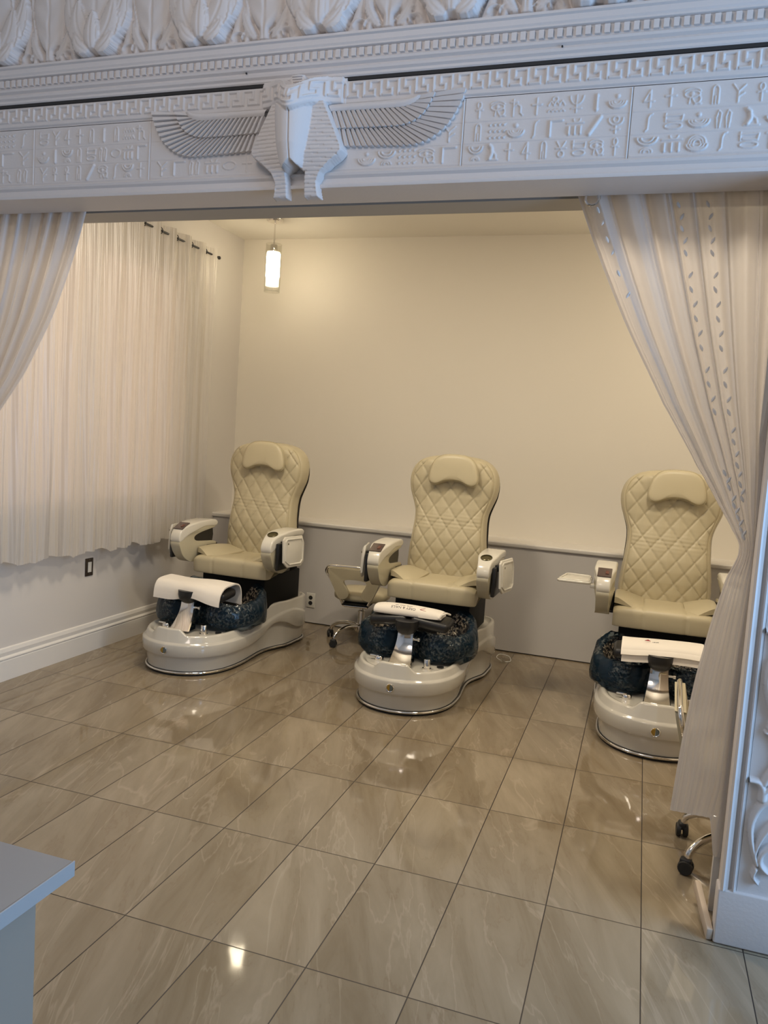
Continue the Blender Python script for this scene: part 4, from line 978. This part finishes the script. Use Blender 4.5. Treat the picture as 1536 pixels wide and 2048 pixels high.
# ------------------------------------------------------------------ curtains
def drape(name, left, right, ztab, yfun, amp, folds, n, m, mat, label, grp, uvs=1.0, hem=0):
    """sheer panel: left/right edges given as x at heights ztab (top to bottom)"""
    v = np.linspace(0, 1, m); z = np.interp(v, np.linspace(0, 1, len(ztab)), ztab)
    xl = np.interp(-z, -np.array(ztab), left); xr = np.interp(-z, -np.array(ztab), right)
    for _ in range(6):
        xl[1:-1] = .25 * xl[:-2] + .5 * xl[1:-1] + .25 * xl[2:]; xr[1:-1] = .25 * xr[:-2] + .5 * xr[1:-1] + .25 * xr[2:]
    u = np.linspace(0, 1, n); U, V = np.meshgrid(u, v); X = xl[:, None] + (xr - xl)[:, None] * U; Z = np.broadcast_to(z[:, None], U.shape).copy()
    wdt = (xr - xl)[:, None]
    ph = folds * 2 * PI * (U + .012 * np.sin(U * 17)); a = amp * np.clip(wdt / wdt.max(), .12, 1)
    a = a * np.interp(z, [.3, 1.1, 1.3], [.22, .35, 1])[:, None]
    Y = yfun(Z) + a * (np.sin(ph) + .28 * np.sin(2.3 * ph + V * 3) + .10 * np.sin(4.7 * ph + 2))
    X = X + a * .35 * np.cos(ph * 1.1) * np.minimum(U * 8, 1) * np.minimum((1 - U) * 8, 1)
    if hem: Z = Z + hem * smoothstep(.70, .86, U) * V ** 8
    if 0: Z = Z + hem * (np.sin(U * 61) * .5 + np.sin(U * 23 + 1)) * V ** 30
    o = sheet(name, np.stack([X, Y, Z], -1), mat, uv=np.stack([U * uvs, V], -1)); 
    return tag(o, label, 'curtain', grp)
zr = [2.405, 2.20, 1.95, 1.70, 1.50, 1.38, 1.30, 1.26, 1.22, 1.15, 1.0, .80, .60, .45, .33]
lr = [1.095, 1.18, 1.30, 1.44, 1.565, 1.64, 1.690, 1.712, 1.712, 1.685, 1.655, 1.625, 1.605, 1.595, 1.588]
rr = [1.98, 1.96, 1.92, 1.87, 1.83, 1.80, 1.785, 1.778, 1.778, 1.783, 1.787, 1.787, 1.787, 1.785, 1.765]
cr_ = drape('curtain', lr, rr, zr, lambda Z: .825 - .055 * np.exp(-((Z - 1.26) / .35) ** 2) - .03 * np.clip((1.2 - Z) / .9, 0, 1), .022, 9, 320, 150, sheer_front,
      'white sheer drape tied back against the carved pillar on the right', 'sheer drapes of the opening', 1.0, -.13)
zl_ = [2.405, 2.2, 1.95, 1.70, 1.50, 1.30, 1.20, 1.0, .6, .33]
rl = [-.885, -.945, -1.045, -1.19, -1.345, -1.60, -1.74, -1.70, -1.62, -1.58]
ll = [-1.86, -1.86, -1.86, -1.86, -1.86, -1.86, -1.84, -1.86, -1.86, -1.86]
drape('curtain', ll, rl, zl_, lambda Z: .825 + 0 * Z, .018, 12, 300, 90, sheer_front, 'white sheer drape swept to the left edge of the opening', 'sheer drapes of the opening', 1.0)
# embroidered leaves on the right drape: small raised leaves following the cloth
V_ = np.array([v.co[:] for v in cr_.data.vertices]).reshape(150, 320, 3)
for (c0, r0, r1, st) in ((118, 3, 34, 2.2), (150, 3, 52, 2.2), (20, 4, 18, 2.6), (95, 44, 70, 2.4)):
    k = 0; r_ = float(r0)
    while r_ < r1:
        p = V_[int(r_), c0]; s_ = 1 if k % 2 else -1; b = MB(); L_ = []
        for t in np.linspace(0, 1, 9):
            w = .0055 * math.sin(t * PI) ** .8; L_.append([(p[0] + s_ * (.010 * t - .002) - w, p[1] - .006, p[2] - .012 + .024 * t), (p[0] + s_ * (.010 * t - .002), p[1] - .0085, p[2] - .012 + .024 * t), (p[0] + s_ * (.010 * t - .002) + w, p[1] - .006, p[2] - .012 + .024 * t)])
        b.grid(L_); b.build('embroidered_leaf', glyph_leaf, cr_); r_ += st; k += 1
# grommet at the leading corner of the right drape
b = MB(); b.tube([(1.155 + .022 * math.cos(t), .800, 2.366 + .022 * math.sin(t)) for t in np.linspace(0, 2 * PI, 24, endpoint=False)], .005, 8, True); b.build('grommet', chrome, cr_)
# window curtain on its black rod
rz_ = 2.845; xr_ = -1.885
n, m = 900, 60; u = np.linspace(0, 1, n); v = np.linspace(0, 1, m); U, V = np.meshgrid(u, v)
y = .95 + 2.545 * U; ph = U * 2 * PI * 13.2
X = xr_ + (.030 * (1 - .55 * V)) * np.sin(ph) + .010 * V * np.sin(ph * 2.37 + 1) + .0030 * np.sin(ph * 5.3 + V * 5) + .0015 * np.sin(ph * 13.1 - V * 9)
Z = 2.895 - V * (2.895 - .688) + (.012 * np.sin(U * 41) + .008 * np.sin(U * 97 + 1)) * V ** 25 + .020 * (U - .5) * V ** 10 * -1
Y = y + .010 * np.cos(ph * 1.7) * V + .006 * np.sin(V * 9 + ph)
wc = tag(sheet('curtain', np.stack([X, Y, Z], -1), sheer_win, uv=np.stack([U * 1.0, V], -1)), 'white striped sheer curtain hanging on a black rod over the left wall window', 'curtain')
rd = root('curtain_rod', (-1.885, 2.2, rz_), 0, 'thin black curtain rod with ball end above the left wall window', 'curtain rod')
b = MB(); b.tube([(0, -1.3, 0), (0, 1.365, 0)], .0075, 12); b.build('rod', iron, rd)
b = MB(); b.lathe([(.004, 1.362), (.011, 1.366), (.014, 1.376), (.010, 1.386), (.003, 1.390)], (0, 0, 0), 'y', 16); b.build('finial', iron, rd)
b = MB(); b.box(-.105, 0, 1.20, 1.212, -.006, .006); b.box(-.105, -.098, 1.18, 1.23, -.03, .03); b.build('bracket', iron, rd)
for k in range(13):
    ph0 = (k + .5) / 13.2 / 1.0
    yy = .95 + 2.545 * (ph0) - 2.2
    if yy > 1.33 or yy < .0: continue
    b = MB(); b.tube([(.024 * math.sin(t) * .35, yy + .022 * math.sin(t), .022 * math.cos(t)) for t in np.linspace(0, 2 * PI, 20, endpoint=False)], .003, 6, True); g = b.build('grommet', iron, None); g.parent = wc; g.location = (-1.885, 2.2, rz_)

# ------------------------------------------------------------------ pendant lamp
LX, LY = -1.42, 3.58
pd = root('pendant_lamp', (LX, LY, 3.13), 0, 'lit glass cylinder pendant lamp hanging from the ceiling in the back left corner', 'lamp')
b = MB(); b.lathe([(.065, 0), (.065, -.010), (.055, -.022), (.015, -.024)]); b.build('canopy', chrome, pd)
b = MB(); b.tube([(0, 0, -.02), (0, 0, -.20)], .006, 10); b.build('stem', chrome, pd)
b = MB(); b.lathe([(.012, -.185), (.026, -.190), (.028, -.235), (.024, -.250)]); b.build('socket', chrome, pd)
b = MB(); b.lathe([(.050, -.245), (.051, -.25), (.051, -.50), (.049, -.50)], seg=32); b.build('frosted_tube', lamp_frost, pd)
b = MB(); b.lathe([(.047, -.256), (.052, -.258), (.0525, -.43), (.047, -.432)], seg=32); b.build('glow', lamp_glow, pd)
b = MB(); R = []
for r_, z in ((.061, -.185), (.061, -.545), (.058, -.545), (.058, -.185)): R.append([(r_ * math.cos(t), r_ * math.sin(t), z) for t in np.linspace(0, 2 * PI, 36, endpoint=False)])
b.grid(np.array(R), cu=True, cv=True); b.build('glass_sleeve', glass, pd)

# ------------------------------------------------------------------ plates on the walls
def plate(name, loc, rz, w, h, m, label, cat):
    r = root(name, loc, rz, label, cat); b = MB(); b.rbox(-w / 2, w / 2, -.007, 0, -h / 2, h / 2, .003, 2); b.build('cover_plate', m, r); return r
sw = plate('light_switch', (-1.99, 2.29, .565), PI / 2, .075, .118, bronze, 'dark bronze switch plate with white rocker on the left wall under the curtain', 'switch')
b = MB(); b.rbox(-.017, .017, -.011, -.006, -.034, .034, .002, 2); b.build('rocker', white_pl, sw)
for z in (-.048, .048):
    b = MB(); b.lathe([(.004, -.007), (.004, -.009), (.002, -.0095)], (0, 0, z), 'y', 10); b.build('screw', chrome, sw)
ol = plate('power_outlet', (-1.062, 3.85, .19), 0, .075, .118, white_pl, 'white wall outlet with two empty sockets beside the left chair', 'outlet')
for z in (-.022, .022):
    b = MB(); b.lathe([(.017, -.006), (.017, -.0085)], (0, 0, z), 'y', 20); b.build('socket', rubber, ol)
orr = plate('power_outlet', (1.247, 3.85, .165), 0, .080, .120, beige_pl, 'beige wall outlet with a black plug in it, beside the right chair', 'outlet')
for z in (-.022, .022):
    b = MB(); b.lathe([(.016, -.006), (.016, -.0085)], (0, 0, z), 'y', 20); b.build('socket', beige_pl, orr)
CX, CY, CZ = 1.255 - ch_r.location.x, 3.84 - ch_r.location.y, .16
b = MB(); b.tube([(CX + x, CY + y, CZ + z) for x, y, z in catmull([(0, -.030, -.035), (.01, -.045, -.07), (.02, -.06, -.12), (.04, -.10, -.154), (.07, -.22, -.154), (.09, -.34, -.154)], 6)], .004, 8); pc = b.build('power_cord', black_p, ch_r)
b = MB(); b.rbox(CX - .014, CX + .014, CY - .036, CY, CZ + .010, CZ + .042, .006, 2); b.build('plug', black_p, pc)
b = MB(); b.rbox(CX - .020, CX + .012, CY - .032, CY, CZ - .045, CZ - .012, .006, 2); b.build('plug', black_p, pc)
cc = root('clear_cable', (.575, 3.52, 0), 0, 'clear plastic cord with connector lying on the floor behind the middle chair', 'cord')
b = MB(); b.rbox(-.022, .022, -.012, .012, .001, .030, .006, 2); b.build('connector', glass, cc)
b = MB(); b.tube(catmull([(-.01, 0, .015), (-.05, .02, .03), (-.04, .10, .035), (.02, .13, .02), (.045, .06, .007), (.01, .03, .004)], 6), .003, 8); b.build('cable', white_pl, cc)

# ------------------------------------------------------------------ reception desk corner
dk = root('reception_desk', (.1, -1.3, 0), 0, 'grey topped white desk, only its corner showing at the bottom left', 'desk')
b = MB(); b.rbox(-1.0, .416, -.9, .410, .722, .750, .003, 2); b.build('desk_top', desk_t, dk)
b = MB(); b.box(.376, .394, -.88, .345, 0, .722); b.build('side_panel', desk_s, dk, smooth=False)
b = MB(); b.box(-.98, .376, .30, .318, .1, .722); b.build('modesty_panel', desk_s, dk, smooth=False)
b = MB(); b.rbox(.4155, .4185, -.9, .411, .722, .7505, .001, 1); b.build('edge_band', desk_e, dk)
